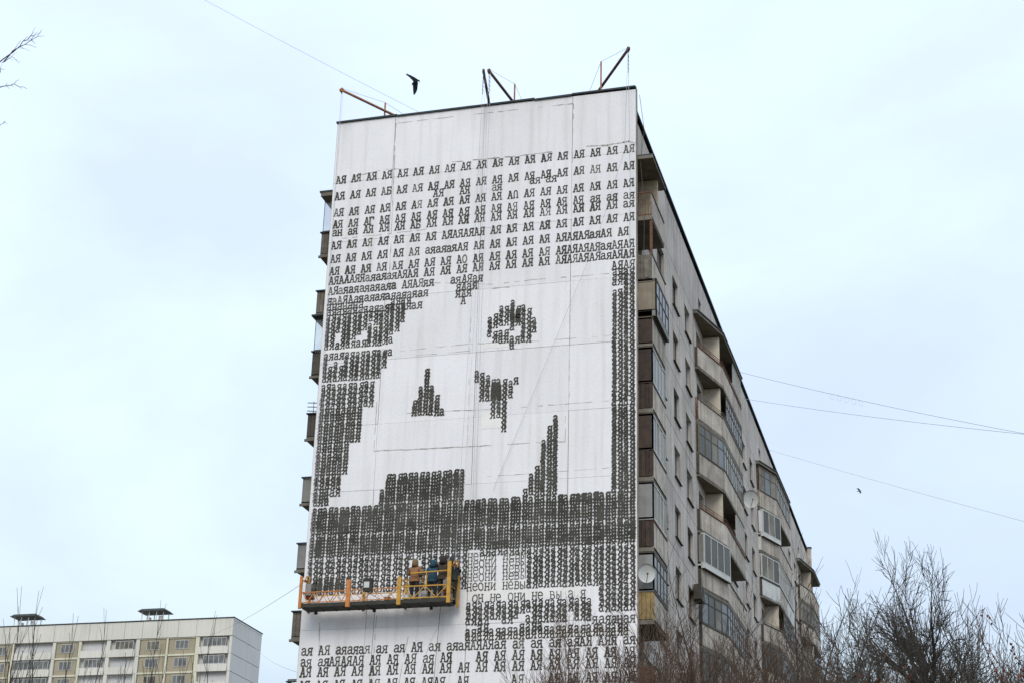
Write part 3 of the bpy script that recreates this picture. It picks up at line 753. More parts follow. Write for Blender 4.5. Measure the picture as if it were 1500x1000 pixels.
# downpipe/cable looped over the corner
mb = MB(); mb.tube([(-.05,-.04,ZT+.13),(.03,-.05,ZT+.08),(.07,-.05,ZT-.2),(.075,-.04,ZT-1.2),(.05,-.03,ZT-3.5),(.04,-.03,ZT-9)],.014,'cable_dark',5); tag(mb.build('cable'),'dark cable looped over the top right corner of the white end wall','cable')
mb = MB(); mb.tube([(.13,.2,ZT-.2),(.25,.6,ZS+4.2),(.12,.4,ZS+2.6),(.3,.28,ZS+.4),(.25,.28,ZS-2.8)],.012,'cable_dark',4); tag(mb.build('cable'),'thin cable hanging down past the topmost corner balcony','cable')

# ------------------------------------------------------------------ satellite dishes and air conditioners
def dish(loc, r, rot, label, m='white_sheet'):
    o = empty('satellite_dish', loc); tag(o, label, 'satellite dish', 'satellite dishes on the long facade')
    mb = MB(); n = 20; rings = 5; i = mb.mid(m)
    for side in (0,1):
        b = len(mb.v); off = -.012*side
        mb.v.append((0,off,0))
        for a in range(1,rings+1):
            rr = r*a/rings; y = -(rr*rr)/(r*r)*r*.22+off
            for j in range(n): t = 2*PI*j/n; mb.v.append((rr*math.cos(t)*.92,y,rr*math.sin(t)))
        for j in range(n):
            k = (j+1) % n; f = (b,b+1+j,b+1+k); mb.f.append(f if side else f[::-1]); mb.mi.append(i)
            for a in range(rings-1):
                o1 = b+1+a*n; f = (o1+j,o1+n+j,o1+n+k,o1+k); mb.f.append(f if side else f[::-1]); mb.mi.append(i)
    o1 = 1+(rings-1)*n; o2 = o1+1+rings*n
    for j in range(n): k = (j+1) % n; mb.f.append((o1+j,o2+j,o2+k,o1+k)); mb.mi.append(i)
    dd = mb.build('reflector', o, smooth=True)
    mb = MB(); mb.tube([(0,-.03,-r*.95),(0,-r*.5,-r*.75),(0,-r*.85,-r*.1)],.014,'frame_dark',5); mb.build('arm', o)
    mb = MB(); mb.loft([((0,-r*.95,-.02),(.03,0,0),(0,0,.03)),((0,-r*.80,-.02),(.045,0,0),(0,0,.045))],'rust',8); mb.build('receiver', o)
    mb = MB(); mb.tube([(0,.0,0),(0,.16,0),(-.05,.22,-.22)],.022,'frame_dark',5); mb.build('bracket', o)
    o.rotation_euler = rot; return o
dish((.36,-.02,18.70),.36,(math.radians(14),0,math.radians(20)),'white satellite dish in front of the dark corner balcony')
dish((.95,26.6,29.9),.48,(math.radians(16),0,math.radians(28)),'large pale satellite dish at the far end of the second balcony stack')
def aircon(loc, label, sc=1, m='white_sheet'):
    o = empty('air_conditioner', loc); tag(o, label, 'air conditioner', 'air conditioners on the long facade')
    mb = MB(); s = sc; mb.box(0,0,0,.30*s,.82*s,.58*s,m); mb.build('casing', o)
    mb = MB()
    for j in range(12):
        t = 2*PI*j/12; t2 = 2*PI*(j+1)/12
        for rr in (.22,.13): mb.bar((.31*s,.33*s+math.cos(t)*rr*s,.29*s+math.sin(t)*rr*s),(.31*s,.33*s+math.cos(t2)*rr*s,.29*s+math.sin(t2)*rr*s),.008,'frame_dark')
    mb.build('fan_grille', o)
    mb = MB(); mb.bar((-.1,.1,-.03),(.34*s,.1,-.03),.02,'frame_dark'); mb.bar((-.1,.7*s,-.03),(.34*s,.7*s,-.03),.02,'frame_dark'); mb.bar((-.1,.1,-.3),(.3*s,.1,-.04),.014,'frame_dark'); mb.bar((-.1,.7*s,-.3),(.3*s,.7*s,-.04),.014,'frame_dark'); mb.build('bracket', o)
    return o
aircon((F+.06,5.6,22.35),'tan air conditioner between the corner balconies and the first column of windows',1.15,'tan_sheet')
aircon((F+.06,15.0,21.55),'dark air conditioner on brackets at the left edge of the second balcony stack',1.2,'frame_dark')
# ------------------------------------------------------------------ suspended platform
SX0, SX1, SF, SB_, SZ = -13.02, -7.0, -1.08, -.36, 17.66
plat = tag(empty('suspended_platform', (SX0,SF,SZ)), 'long yellow and orange suspended work platform hanging on the painted end wall', 'work platform')
def rel(mb): mb.v = [(x-SX0,y-SF,z-SZ) for x,y,z in mb.v]; return mb
mods = [SX0, -11.05, -9.0, SX1]
for a,b in zip(mods, mods[1:]):
    mb = MB(); mb.box(a+.01,SF,SZ,b-.01,SB_,SZ+.05,'deck'); mb.box(a+.01,SF-.02,SZ+.0,b-.01,SF-.001,SZ+.15,'deck'); mb.box(a+.01,SB_+.001,SZ,b-.01,SB_+.02,SZ+.17,'deck'); rel(mb).build('deck_panel', plat)
    for j in range(4):
        x = a+.2+(b-a-.4)*j/3; mb = MB(); mb.box(x-.03,SF+.02,SZ-.02,x+.03,SB_-.02,SZ-.001,'deck'); rel(mb).build('floor_beam', plat)
for j,x in enumerate([-12.6,-10.2,-7.9]):
    mb = MB(); mb.loft([((x-.05,SB_-.1,SZ-.08),(0,.06,0),(0,0,.06)),((x+.05,SB_-.1,SZ-.08),(0,.06,0),(0,0,.06))],'deck',10); rel(mb).build('roller', plat)
# posts
for x,h,m,w in [(SX0,1.22,'orange',.055),(-11.05,1.0,'orange',.085),(-9.0,1.02,'orange',.075),(SX1-.02,1.55,'yellow',.07)]:
    mb = MB(); mb.box(x-w,SF-.10,SZ-.06,x+w,SF-.022,SZ+h,m if x != -9.0 else 'yellow'); rel(mb).build('post', plat)
for x,h,m in [(SX0+.05,1.15,'yellow'),(-10.72,.95,'yellow'),(-9.0,.95,'yellow'),(SX1+.10,1.2,'yellow')]:
    mb = MB(); mb.box(x-.045,SB_+.022,SZ-.04,x+.045,SB_+.09,SZ+h,m); rel(mb).build('post', plat)
def truss(x0,x1,y,z0,z1,n,m,m2,r=.018):
    mb = MB(); mb.bar((x0,y,z0),(x1,y,z0),r*1.1,m); mb.bar((x0,y,z1),(x1,y,z1),r*1.25,m2); rel(mb).build('rail', plat)
    for i in range(n):
        xa = x0+(x1-x0)*i/n; xm = x0+(x1-x0)*(i+.5)/n; xb = x0+(x1-x0)*(i+1)/n
        mb = MB(); mb.bar((xa,y,z1),(xm,y,z0),r*.9,m2); mb.bar((xm,y,z0),(xb,y,z1),r*.9,m2); rel(mb).build('diagonal', plat)
truss(SX0+.05,-11.12,SF+.03,SZ+.20,SZ+.60,4,'orange','orange',.021); truss(-10.95,-9.08,SF+.03,SZ+.20,SZ+.62,2,'orange','orange',.021)
truss(-8.9,SX1-.09,SF+.03,SZ+.20,SZ+.66,2,'yellow','yellow',.026)
mb = MB(); mb.bar((-8.6,SF+.03,SZ+1.17),(SX1-.09,SF+.03,SZ+1.22),.034,'yellow'); rel(mb).build('rail', plat)
mb = MB(); mb.bar((-7.95,SF+.03,SZ+.68),(-7.95,SF+.03,SZ+1.17),.035,'yellow'); rel(mb).build('rail_post', plat)
mb = MB(); mb.bar((-9.0,SF+.03,SZ+.95),(-8.75,SF+.03,SZ+.9),.02,'yellow'); mb.bar((-8.75,SF+.03,SZ+.9),(-8.6,SF+.03,SZ+.66),.02,'yellow'); rel(mb).build('rail', plat)
truss(SX0+.1,-9.05,SB_-.03,SZ+.22,SZ+.62,7,'yellow','yellow',.017); truss(-9.0,SX1,SB_-.03,SZ+.22,SZ+1.1,3,'yellow','yellow',.016)
for x,m in ((SX0,'yellow'),(SX1-.0,'yellow')):   # end frames with hoists
    h = 1.15 if x < -10 else 1.5
    mb = MB()
    for z in (.2,.62,h-.05): mb.bar((x,SF-.04,SZ+z),(x+.05,SB_+.04,SZ+z),.025,m)
    rel(mb).build('end_frame', plat)
    hx = x; x = x if x < -10 else x-.42
    mb = MB(); mb.box(x+.10,SF+.15,SZ+.50,x+.34,SF+.45,SZ+.98,'grey_sheet'); mb.loft([((x+.34,SF+.3,SZ+.72),(0,.13,0),(0,0,.13)),((x+.47,SF+.3,SZ+.72),(0,.11,0),(0,0,.11))],'deck',12); mb.box(x+.08,SF+.2,SZ+.40,x+.42,SF+.4,SZ+.48,'red_steel'); rel(mb).build('hoist', plat); x = hx
    mb = MB(); mb.tube([(x+.05,SF+.2,SZ+h),(x+.09,SF+.25,SZ+h+.16),(x+.2,SF+.28,SZ+h+.10),(x+.18,SF+.3,SZ+h-.1)],.03,m,6); mb.bar((x-.05,SF+.3,SZ+h-.02),(x+.28,SF+.3,SZ+h-.02),.04,'red_steel'); rel(mb).build('hoist_arm', plat)
# objects on the platform
o = tag(empty('control_box', (-10.28,SF-.05,SZ+.52)), 'black control box with a square white label hung on the platform rail', 'control box')
mb = MB(); mb.box(-.19,-.06,0,.19,.07,.50,'deck'); mb.build('casing', o)
mb = MB(); mb.box(-.14,-.066,.13,.08,-.061,.36,'white_sheet'); mb.build('label_plate', o)
mb = MB(); mb.tube([(.1,0,0),(.14,0,-.12),(.3,.05,-.2),(.5,.1,-.3)],.012,'deck',5); mb.build('cable', o)
def sack(name, loc, r, m, label, cat):
    mb = MB(); random.seed(int(loc[0]*100)); secs = []
    for t,k in ((0,.75),(.15,1),(.45,1.02),(.75,.78),(.92,.35),(1,.12)):
        secs.append(((random.uniform(-.02,.02),random.uniform(-.02,.02),t*r*1.25),(r*k,0,0),(0,r*k*.8,0)))
    mb.loft(secs,m,11); tag(mb.build(name,None,loc,True),label,cat)
sack('paint_sack',(-10.0,-.85,SZ+.052),.26,'white_wall','pale sack lying on the platform floor under the black control box','sack')
sack('cloth_bundle',(-9.35,-.75,SZ+.052),.20,'grey_wood','grey cloth bundle on the platform floor near the middle post','bundle')
sack('tool_bag',(-7.25,-.8,SZ+.052),.20,'orange','orange bag at the right end of the platform floor','bag')
def bucket(loc, m, label):
    o = tag(empty('paint_bucket', loc), label, 'bucket', 'paint buckets on the platform')
    mb = MB(); mb.loft([((0,0,0),(.11,0,0),(0,.11,0)),((0,0,.25),(.14,0,0),(0,.14,0)),((0,0,.27),(.15,0,0),(0,.15,0)),((0,0,.29),(.15,0,0),(0,.15,0))],m,14); mb.build('pail', o, smooth=False)
    mb = MB(); mb.tube([(-.14,0,.25),(-.1,-.1,.32),(0,-.15,.34),(.1,-.1,.32),(.14,0,.25)],.006,'frame_dark',4); mb.build('handle', o)
bucket((-9.6,-.7,SZ+.052),'deck','black paint bucket beside the grey cloth bundle on the platform')
bucket((-8.75,-.9,SZ+.052),'white_sheet','white paint bucket right of the middle post of the platform')
bucket((-8.05,-.9,SZ+.052),'grey_sheet','grey paint bucket between the two painters nearest the right end')
# ------------------------------------------------------------------ people
def person(loc, rz, label, mats, arms, lean=0, hood=True, h=1.74, wide=1.0, head_turn=0):
    """mats: hood/hair, jacket, trousers"""
    root = tag(empty('person', loc), label, 'person', 'painters on the platform'); root.rotation_euler = (0,0,rz)
    s = h/1.74; ln = math.tan(lean)
    V = []; E_ = []; Rr = []
    def add(p, r, par=None):
        x,y,z = p; y += max(0,z-.9)*ln
        V.append((x*s,y*s,z*s)); Rr.append(r*s)
        if par is not None: E_.append((par,len(V)-1))
        return len(V)-1
    pv = add((0,0,.95),.155*wide); sp = add((0,0,1.12),.155*wide,pv); ch = add((0,.01,1.32),.175*wide,sp)
    nk = add((0,.0,1.46),.075,ch); hb = add((0,.01,1.56),.092,nk); ht = add((0,.015,1.66),.088,hb); add((.0,.095,1.575),.022,hb)
    for sd in (-1,1):
        hp = add((.10*sd,0,.86),.105*wide,pv); kn = add((.115*sd,.03,.48),.075,hp); an = add((.12*sd,-.01,.10),.055,kn); hl = add((.12*sd,.06,.05),.048,an); add((.13*sd,.19,.035),.040,hl)
    for sd,(el,wr,curl) in ((-1,arms[0]),(1,arms[1])):
        sh = add((.19*sd,0,1.395),.082,ch)
        e1 = add((el[0]*sd,el[1],el[2]),.062,sh); w1 = add((wr[0]*sd,wr[1],wr[2]),.040,e1)
        d = (Vector(wr)-Vector(el)).normalized(); D = Vector((d.x*sd,d.y,d.z)); side = D.cross(Vector((0,0,1)))
        if side.length < .1: side = Vector((1,0,0))
        side.normalize(); nrm = D.cross(side)
        W0 = Vector((wr[0]*sd,wr[1],wr[2])); pm = add(tuple(W0+D*.06),.032,w1)
        for fi in range(4):
            lf = (.072,.082,.077,.060)[fi]; base = W0+D*.095+side*(-.03+.02*fi)
            a = add(tuple(base),.011,pm); b = add(tuple(base+D*lf*.6+nrm*.012*curl),.0095,a); add(tuple(base+D*lf*.8+nrm*.045*curl),.008,b)
        a = add(tuple(W0+D*.05-side*.04*sd),.012,pm); add(tuple(W0+D*.085-side*.062*sd+nrm*.02*curl),.0095,a)
    me = bpy.data.meshes.new('sk'); me.from_pydata(V,E_,[]); ob = bpy.data.objects.new('sk', me); COL.objects.link(ob)
    sk = ob.modifiers.new('s','SKIN'); sk.use_smooth_shade = True
    for i,dv in enumerate(me.skin_vertices[0].data): dv.radius = (Rr[i],Rr[i]*(.78 if Rr[i] > .14 else 1)); dv.use_root = (i == 0)
    sb = ob.modifiers.new('u','SUBSURF'); sb.levels = 1; sb.render_levels = 1
    bpy.context.view_layer.update(); dg = bpy.context.evaluated_depsgraph_get()
    m2 = bpy.data.meshes.new_from_object(ob.evaluated_get(dg)); bpy.data.objects.remove(ob)
    m2.name = 'body'; m2.materials.clear()
    for mm in (mats[1],mats[2],'boots','skin',mats[0]): m2.materials.append(M[mm])
    wr = [Vector((a[1][0]*sd,a[1][1]+max(0,a[1][2]-.9)*ln,a[1][2]))*s for sd,a in ((-1,arms[0]),(1,arms[1]))]
    for p in m2.polygons:
        c = p.center; p.use_smooth = True
        i = 0
        if c.z < .88*s and abs(c.x) < .3*s: i = 1
        if c.z < .13*s: i = 2
        if c.z > 1.475*s and abs(c.x) < .14*s and abs(c.y-.56*ln*s) < .16*s: i = 3
        for w_ in wr:
            if (c-w_).length < .19*s and c.y > w_.y-.0*s and (c-w_).length < .19*s and i == 0 and (c-Vector((0,0,1.3*s))).length > (w_-Vector((0,0,1.3*s))).length-.02: i = 3
        p.material_index = i
    b = link('body', m2, root)
    # hood or hair
    y0 = .68*ln
    mb = MB()
    if hood:
        mb.loft([((0,y0-.02,1.44),(.135,0,0),(0,.12,0)),((0,y0-.035,1.52),(.128,0,0),(0,.128,0)),((0,y0-.03,1.60),(.125,0,0),(0,.13,0)),((0,y0-.02,1.69),(.108,0,0),(0,.115,0)),((0,y0-.005,1.755),(.06,0,0),(0,.065,0)),((0,y0,1.77),(.015,0,0),(0,.015,0))],mats[0],14)
        mb.v = [(x*s,y*s,z*s) for x,y,z in mb.v]; mb.build('hood', root, smooth=True)
    else:
        mb.loft([((0,y0-.03,1.56),(.098,0,0),(0,.085,0)),((0,y0-.02,1.64),(.105,0,0),(0,.105,0)),((0,y0-.0,1.71),(.09,0,0),(0,.10,0)),((0,y0+.01,1.755),(.045,0,0),(0,.05,0)),((0,y0+.01,1.762),(.01,0,0),(0,.01,0))],mats[0],14)
        mb.v = [(x*s,y*s,z*s) for x,y,z in mb.v]; mb.build('hair', root, smooth=True)
    # jacket hem
    mb = MB(); mb.loft([((0,0,.84),(.205*wide,0,0),(0,.165,0)),((0,0,.93),(.20*wide,0,0),(0,.16,0)),((0,.02*ln,1.02),(.185*wide,0,0),(0,.15,0))],mats[1],16,cap=False)
    mb.v = [(x*s,y*s,z*s) for x,y,z in mb.v]; mb.build('jacket_hem', root, smooth=True)
    mb = MB()
    for sd in (-1,1):
        mb.loft([((.035*sd,y0+.098,1.60),(.013,0,0),(0,0,.008)),((.035*sd,y0+.104,1.60),(.008,0,0),(0,0,.005))],'hair',8)
    mb.v = [(x*s,y*s,z*s) for x,y,z in mb.v]; mb.build('eyes', root)
    return root
FZ = SZ+.051
person((-8.52,-.78,FZ),-.15,'painter in a tan hooded jacket, back to us, leftmost on the platform',('hood_tan','jacket_tan','trousers'),(((.30,.06,1.16),(.22,.24,1.22),1),((.27,.02,1.12),(.10,.22,1.10),1)),.03,wide=1.12)
person((-7.82,-.72,FZ),.1,'painter in a dark blue jacket standing right of the tan jacket',('jacket_blue','jacket_blue','trousers'),(((.29,.05,1.15),(.24,.26,1.30),1),((.30,.14,1.22),(.24,.32,1.42),1)),.06,h=1.70,wide=1.1)
person((-7.38,-.80,FZ),-.1,'painter in a dark brown jacket near the right end of the platform',('hair','jacket_brown','trousers'),(((.32,.12,1.25),(.30,.33,1.38),1),((.27,.02,1.12),(.18,.24,1.16),1)),.03,h=1.80,wide=1.15)
person((-7.10,-.55,FZ),.15,'painter in a blackish green hooded jacket, rightmost, half hidden behind the end post',('jacket_black','jacket_black','trousers'),(((.27,.04,1.14),(.2,.26,1.24),1),((.29,.10,1.2),(.22,.28,1.34),1)),.02,h=1.84,wide=1.15)

# ------------------------------------------------------------------ davits on the roof and their ropes
def davit(tip, foot, m, post, label, pm=None):
    t = Vector(tip); f = Vector(foot); d = (f-t); dn = d.normalized()
    o = tag(empty('roof_davit', foot), label, 'davit', 'roof davits carrying the platform ropes')
    def q(p): return tuple(Vector(p)-f)
    back = f+dn*2.2
    mb = MB(); mb.bar(q(t),q(back),.062,m,6); mb.build('boom', o)
    mb = MB(); s = Vector((dn.y,-dn.x,0))*.05
    mb.bar(q(t+s),q(t-s),.10,m,10); mb.bar(q(t+Vector((0,0,.12))),q(t-Vector((0,0,.16))),.035,'frame_dark'); mb.build('pulley', o)
    if post:
        p = Vector(post[0]); mb = MB(); mb.bar(q((p.x,p.y,ZT-.1)),q((p.x,p.y,post[1])),.042,pm or m,4); mb.build('stand', o)
        mb = MB(); mb.bar(q(t+Vector((0,0,.08))),q((p.x,p.y,post[1])),.008,'cable_dark',3); mb.bar(q((p.x,p.y,post[1])),q(back),.008,'cable_dark',3); mb.build('stay_wire', o)
    mb = MB(); mb.box(back.x-f.x-.35,back.y-f.y-.25,ZT-.12-f.z,back.x-f.x+.35,back.y-f.y+.25,ZT+.18-f.z,'concrete'); mb.bar(q(back),q((back.x,back.y,ZT+.1)),.04,m); mb.build('counterweight', o)
    return o
davit((-12.84,-1.15,40.66),(-11.15,1.46,40.60),'crane_orange',((-11.55,.9),41.05),'orange davit leaning out over the top left corner of the end wall')
davit((-6.39,-1.15,40.74),(-6.86,1.47,40.62),'crane_brown',None,'dark brown davit near the middle, left one of the close pair')
davit((-6.14,-1.15,40.72),(-5.70,1.44,40.55),'crane_brown',((-5.62,1.1),41.35),'reddish brown davit near the middle, right one of the close pair','crane_orange')
davit((-.08,-1.15,40.97),(-2.05,1.78,40.85),'crane_brown',((-1.72,1.0),41.9),'tall dark davit at the right end of the roof','crane_orange')
def rope(name, pts, r, m, label, cat='rope', group=None):
    mb = MB(); mb.tube(pts,r,m,4); return tag(mb.build(name), label, cat, group)
G1 = 'steel ropes from the roof davits'
rope('steel_rope',[(-12.84,-1.16,40.55),(-12.86,-.95,30),(SX0+.12,SF+.3,SZ+1.3)],.011,'cable','rope from the orange left davit down to the left end of the platform','rope',G1)
rope('steel_rope',[(-12.80,-1.10,40.55),(-13.0,-.6,34),(SX0+.3,SF+.25,SZ+1.0)],.007,'cable','thinner safety rope from the orange left davit along the left wall edge','rope',G1)
for i,(x,x2,lab) in enumerate([(-6.40,-6.93,'rope from the dark middle davit down to the right end of the platform'),(-6.30,-6.72,'safety rope just right of the main rope to the right end of the platform'),(-6.16,-6.5,'left rope hanging from the reddish middle davit'),(-6.06,-6.38,'right rope hanging from the reddish middle davit')]):
    rope('steel_rope',[(x,-1.16,40.6),((x+x2)/2,-.75,30),(x2,-.8 if i < 2 else -.12,SZ+1.3 if i < 2 else 22.0)],.008 if i != 1 else .006,'cable',lab,'rope',G1)
rope('steel_rope',[(-.08,-1.16,40.9),(-.14,-.5,35),(-.25,-.1,30.5)],.010,'cable','rope hanging straight down from the right davit','rope',G1)
rope('steel_rope',[(-.10,-1.16,40.8),(-.35,-.6,36.5),(-1.6,-.25,32.6),(-5.7,-.08,22.3)],.007,'cable','slanting dark rope from the right davit across the white wall to the dark letter band','rope',G1)
for x0,x1,lab in [(-10.2,-10.6,'second rope from the left hanging below the platform'),(-7.55,-8.5,'rightmost slanting rope below the platform')]:
    rope('tag_rope',[(x0,-.4,SZ),((x0+x1)/2,-.3,9),(x1,-.4,.3)],.012,'cable_dark',lab,'rope','ropes hanging below the platform')
# chains at the davit tips
for (x,z,lab) in [(-6.40,40.5,'short chain hanging from the dark middle davit'),(-6.12,40.5,'short chain hanging from the reddish middle davit'),(-.08,40.7,'short chain hanging from the right davit tip')]:
    mb = MB()
    for j in range(9):
        zz = z-j*.10; a = (x+.02*(j%2),-1.17+.02*(1-j%2),zz); mb.bar(a,(a[0],a[1],zz-.08),.018,'frame_dark')
    tag(mb.build('chain'),lab,'chain','chains on the davits')

# ------------------------------------------------------------------ crow and the far bird
def bird(loc, scale, R3, label, group=None):
    """local: body along +X (head), wings in +Y / -Y, flat in XY"""
    mb = MB()
    secs = []
    for x,ry,rz_ in [(.30,.004,.004),(.255,.016,.016),(.225,.030,.030),(.19,.042,.040),(.15,.040,.040),(.10,.058,.055),(.02,.070,.065),(-.08,.062,.055),(-.16,.040,.034),(-.22,.05,.016),(-.32,.07,.010),(-.36,.055,.006)]:
        secs.append(((x,0,0),(0,ry,0),(0,0,rz_)))
    mb.loft(secs,'black',12)
    for sd,prof in ((1,[(.0,.10,-.09,0),(.12,.13,-.11,.03),(.24,.13,-.13,.05),(.36,.10,-.16,.05),(.44,.05,-.16,.04)]),(-1,[(.0,.10,-.09,0),(.12,.13,-.10,.03),(.24,.13,-.11,.05),(.34,.10,-.13,.06),(.42,.04,-.13,.06)])):
        ss = []
        for y,xa,xb,z in prof:
            c = ((xa+xb)/2,sd*y,z); ss.append((c,((xa-xb)/2,0,0),(0,0,.014 if y < .1 else .009)))
        mb.loft(ss,'black',10)
        for j in range(5):   # primary feathers
            t = j/4; x = .04-.20*t; y = .42-.02*t
            a = Vector((x,sd*y,.045)); tip = Vector((x-.06-.05*t,sd*(y+.20-.10*t),.05)); w = Vector((.024,0,0))
            mb.hexa([tuple(a-w),tuple(a+w),tuple(tip+w*.4),tuple(tip-w*.4),tuple(a-w+Vector((0,0,.006))),tuple(a+w+Vector((0,0,.006))),tuple(tip+w*.4+Vector((0,0,.004))),tuple(tip-w*.4+Vector((0,0,.004)))],'black')
    me = mb.mesh('bird', True); o = link('bird', me, None)
    mt = R3.to_4x4() @ Matrix.Diagonal((scale,scale,scale,1)); mt.translation = Vector(loc); o.matrix_world = mt
    tag(o, label, 'bird', group); return o
def bas(hx, wy):   # head direction and +Y wing direction in the picture-parallel plane, plus depth tilt
    X = Vector(hx).normalized(); Y = Vector(wy); Y = (Y-X*Y.dot(X)).normalized(); Z = X.cross(Y)
    return Matrix((X,Y,Z)).transposed()
R0 = bas((1,.35,.25),(-.55,.1,.35))
cb = MB()
def crow(loc, label):
    # flying crow seen from below and behind: wings raised unevenly
    mb = MB()
    def P(a,b,d=0): return (a, d, b)       # picture-like x, z in the XZ plane, depth in Y
    secs = [((.34,0,-.14),(.003,0,.003)),((.30,0,-.05),(.012,0,.012)),((.245,0,.03),(.03,0,.02)),((.20,0,.03),(.035,0,.03)),((.12,0,.0),(.05,0,.045)),((.0,.05,-.03),(.06,0,.055)),((-.10,.1,-.06),(.045,0,.05)),((-.17,.14,-.05),(.02,0,.055)),((-.26,.2,-.06),(.012,0,.05))]
    ls = []
    pts = [Vector(s[0]) for s in secs]
    for i,(c,_) in enumerate(secs):
        d = (pts[min(i+1,len(pts)-1)]-pts[max(0,i-1)]).normalized(); u = d.cross(Vector((0,1,0))).normalized(); v = d.cross(u)
        r = [.006,.022,.05,.06,.085,.115,.10,.07,.085][i]; r2 = [.006,.02,.045,.05,.07,.09,.07,.03,.012][i]
        ls.append((c,u*r,v*r2))
    mb.loft(ls,'black',12)
    # upper-left wing (foreshortened) and lower wing
    for path in ([((.08,0,.0),.15),((-.06,-.10,.12),.12),((-.22,-.25,.22),.085),((-.36,-.35,.29),.055),((-.43,-.38,.33),.02)],
                 [((.03,.02,-.05),.19),((-.02,.15,-.22),.165),((-.06,.28,-.40),.145),((-.11,.36,-.55),.105),((-.15,.4,-.66),.03)]):
        pp = [Vector(a) for a,_ in path]; ss = []
        for i,(c,r) in enumerate(path):
            d = (pp[min(i+1,len(pp)-1)]-pp[max(0,i-1)]); d.normalize(); u = d.cross(Vector((0,1,0))).normalized()
            ss.append((c,u*r,Vector((0,.014,0))))
        mb.loft(ss,'black',10)
        tipd = (pp[-1]-pp[-2]).normalized(); u = tipd.cross(Vector((0,1,0))).normalized()
        for j in range(5):
            k = j-2; a = pp[-2]+u*.022*k; tp = pp[-1]+u*.035*k+tipd*(.06-.025*abs(k)); w = u*.012; hh = Vector((0,.006,0))
            mb.hexa([tuple(a-w-hh),tuple(a+w-hh),tuple(tp+w*.5-hh),tuple(tp-w*.5-hh),tuple(a-w+hh),tuple(a+w+hh),tuple(tp+w*.5+hh),tuple(tp-w*.5+hh)],'black')
    o = mb.build('crow', None, loc, True); o.scale = (.66,.66,.66); tag(o,label,'bird'); return o
crow((-8.10,-5,38.18),'black crow flying above the roof between the left davit and the middle pair')
bird((6.52,30,31.1),.42,R0,'tiny dark bird far off in the sky right of the building')

# ------------------------------------------------------------------ overhead wires
def wire(a, b, sag, r, label, coil=None, m='cable'):
    A = Vector(a); B = Vector(b); pts = []
    for i in range(25):
        t = i/24; p = A.lerp(B,t); p.z -= sag*4*t*(1-t); pts.append(p)
    mb = MB(); mb.tube(pts,r,m,4); o = tag(mb.build('overhead_wire'),label,'wire','wires strung between the blocks')
    if coil:
        mb = MB(); t0,t1,n = coil
        for j in range(n):
            t = t0+(t1-t0)*j/(n-1); p = A.lerp(B,t); p.z -= sag*4*t*(1-t)+.16; d = (B-A).normalized()
            ring = [p+d*math.cos(2*PI*q/12)*.17+Vector((0,0,math.sin(2*PI*q/12)*.15)) for q in range(13)]; mb.tube(ring,.005,m,3)
        mb.build('spare_loop', o)
    return o
def ray_at(x, y, Y):
    d = cf+cr*((x-750)/2517.76)-cu*((y-500)/2517.76); t = (Y-CAM.y)/d.y; return CAM+d*t
def ext(a, b, k0, k1):
    a = Vector(a); b = Vector(b); d = b-a; return a-d*k0, b+d*k1
a,b = ext((-25.43,10,54.6),(-13.67,10,46.45),1.0,.30); wire(a,b,.25,.010,'thin wire slanting down to the roof from the upper left sky')
a,b = ext((F,32.4,39.65),(15.11,20,30.64),.0,.6); wire(a,b,.35,.012,'upper wire leaving the long facade, carrying spare cable loops',(.235,.30,5))
a,b = ext((F,35.4,39.05),(14.74,10,27.0),.0,.5); wire(a,b,.25,.010,'wire just below the one with the loops')
a,b = ext((F,46.7,39.7),(14.71,20,26.03),.0,.5); wire(a,b,.12,.008,'faint lower wire above the treetops on the right')
a,b = ext((-W,1,19.5),(-50,70,35.0),.0,.6); wire(a,b,.5,.012,'wire from the left edge of the block towards the distant block')
a,b = ext((-W,2,15.6),(-58.7,100,40.2),.0,.6); wire(a,b,.6,.011,'lower faint wire from the left edge of the block')
# ------------------------------------------------------------------ distant block on the left
FX, FY, FZT = -101.7, 186.0, 65.9; FL = 66.0; FW = 11.4
far = tag(empty('distant_apartment_block', (FX,FY,0)), 'pale distant panel block with ochre panels and loggias at lower left', 'building')
def fb(name, boxes, par=far, lab=None):
    mb = MB()
    for b in boxes: mb.box(*b)
    return mb.build(name, par)
fb('wall_core',[(-FL,.6,0,-.35,FW,FZT-.3,'far_side')])
x = 0.0; i = 0
while x > -FL:      # attic parapet panels
    w = 3.15; fb('attic_panel',[(x-w+.03,-.12,FZT-2.75,x-.03,.5,FZT-random.uniform(0,.04),'far_white')]); x -= w
fb('roof_edge',[(-FL-.1,-.2,FZT+.02,.12,.0,FZT+.2,'roof')])
fb('roof_edge',[(-.02,-.2,FZT+.02,.12,FW+.1,FZT+.2,'roof')])
for k in range(23):   # end face panels
    z1 = FZT-k*2.8; z0 = z1-2.8
    if z1 < .1: break
    for y0,y1 in ((.02,6.2),(6.26,FW)): 
        mb = MB(); mb.box(-.34,y0,max(z0,0)+.05,0,y1,z1-.04,'far_side'); mb.build('end_panel', far)
rr = random.Random(3)
winm = {}
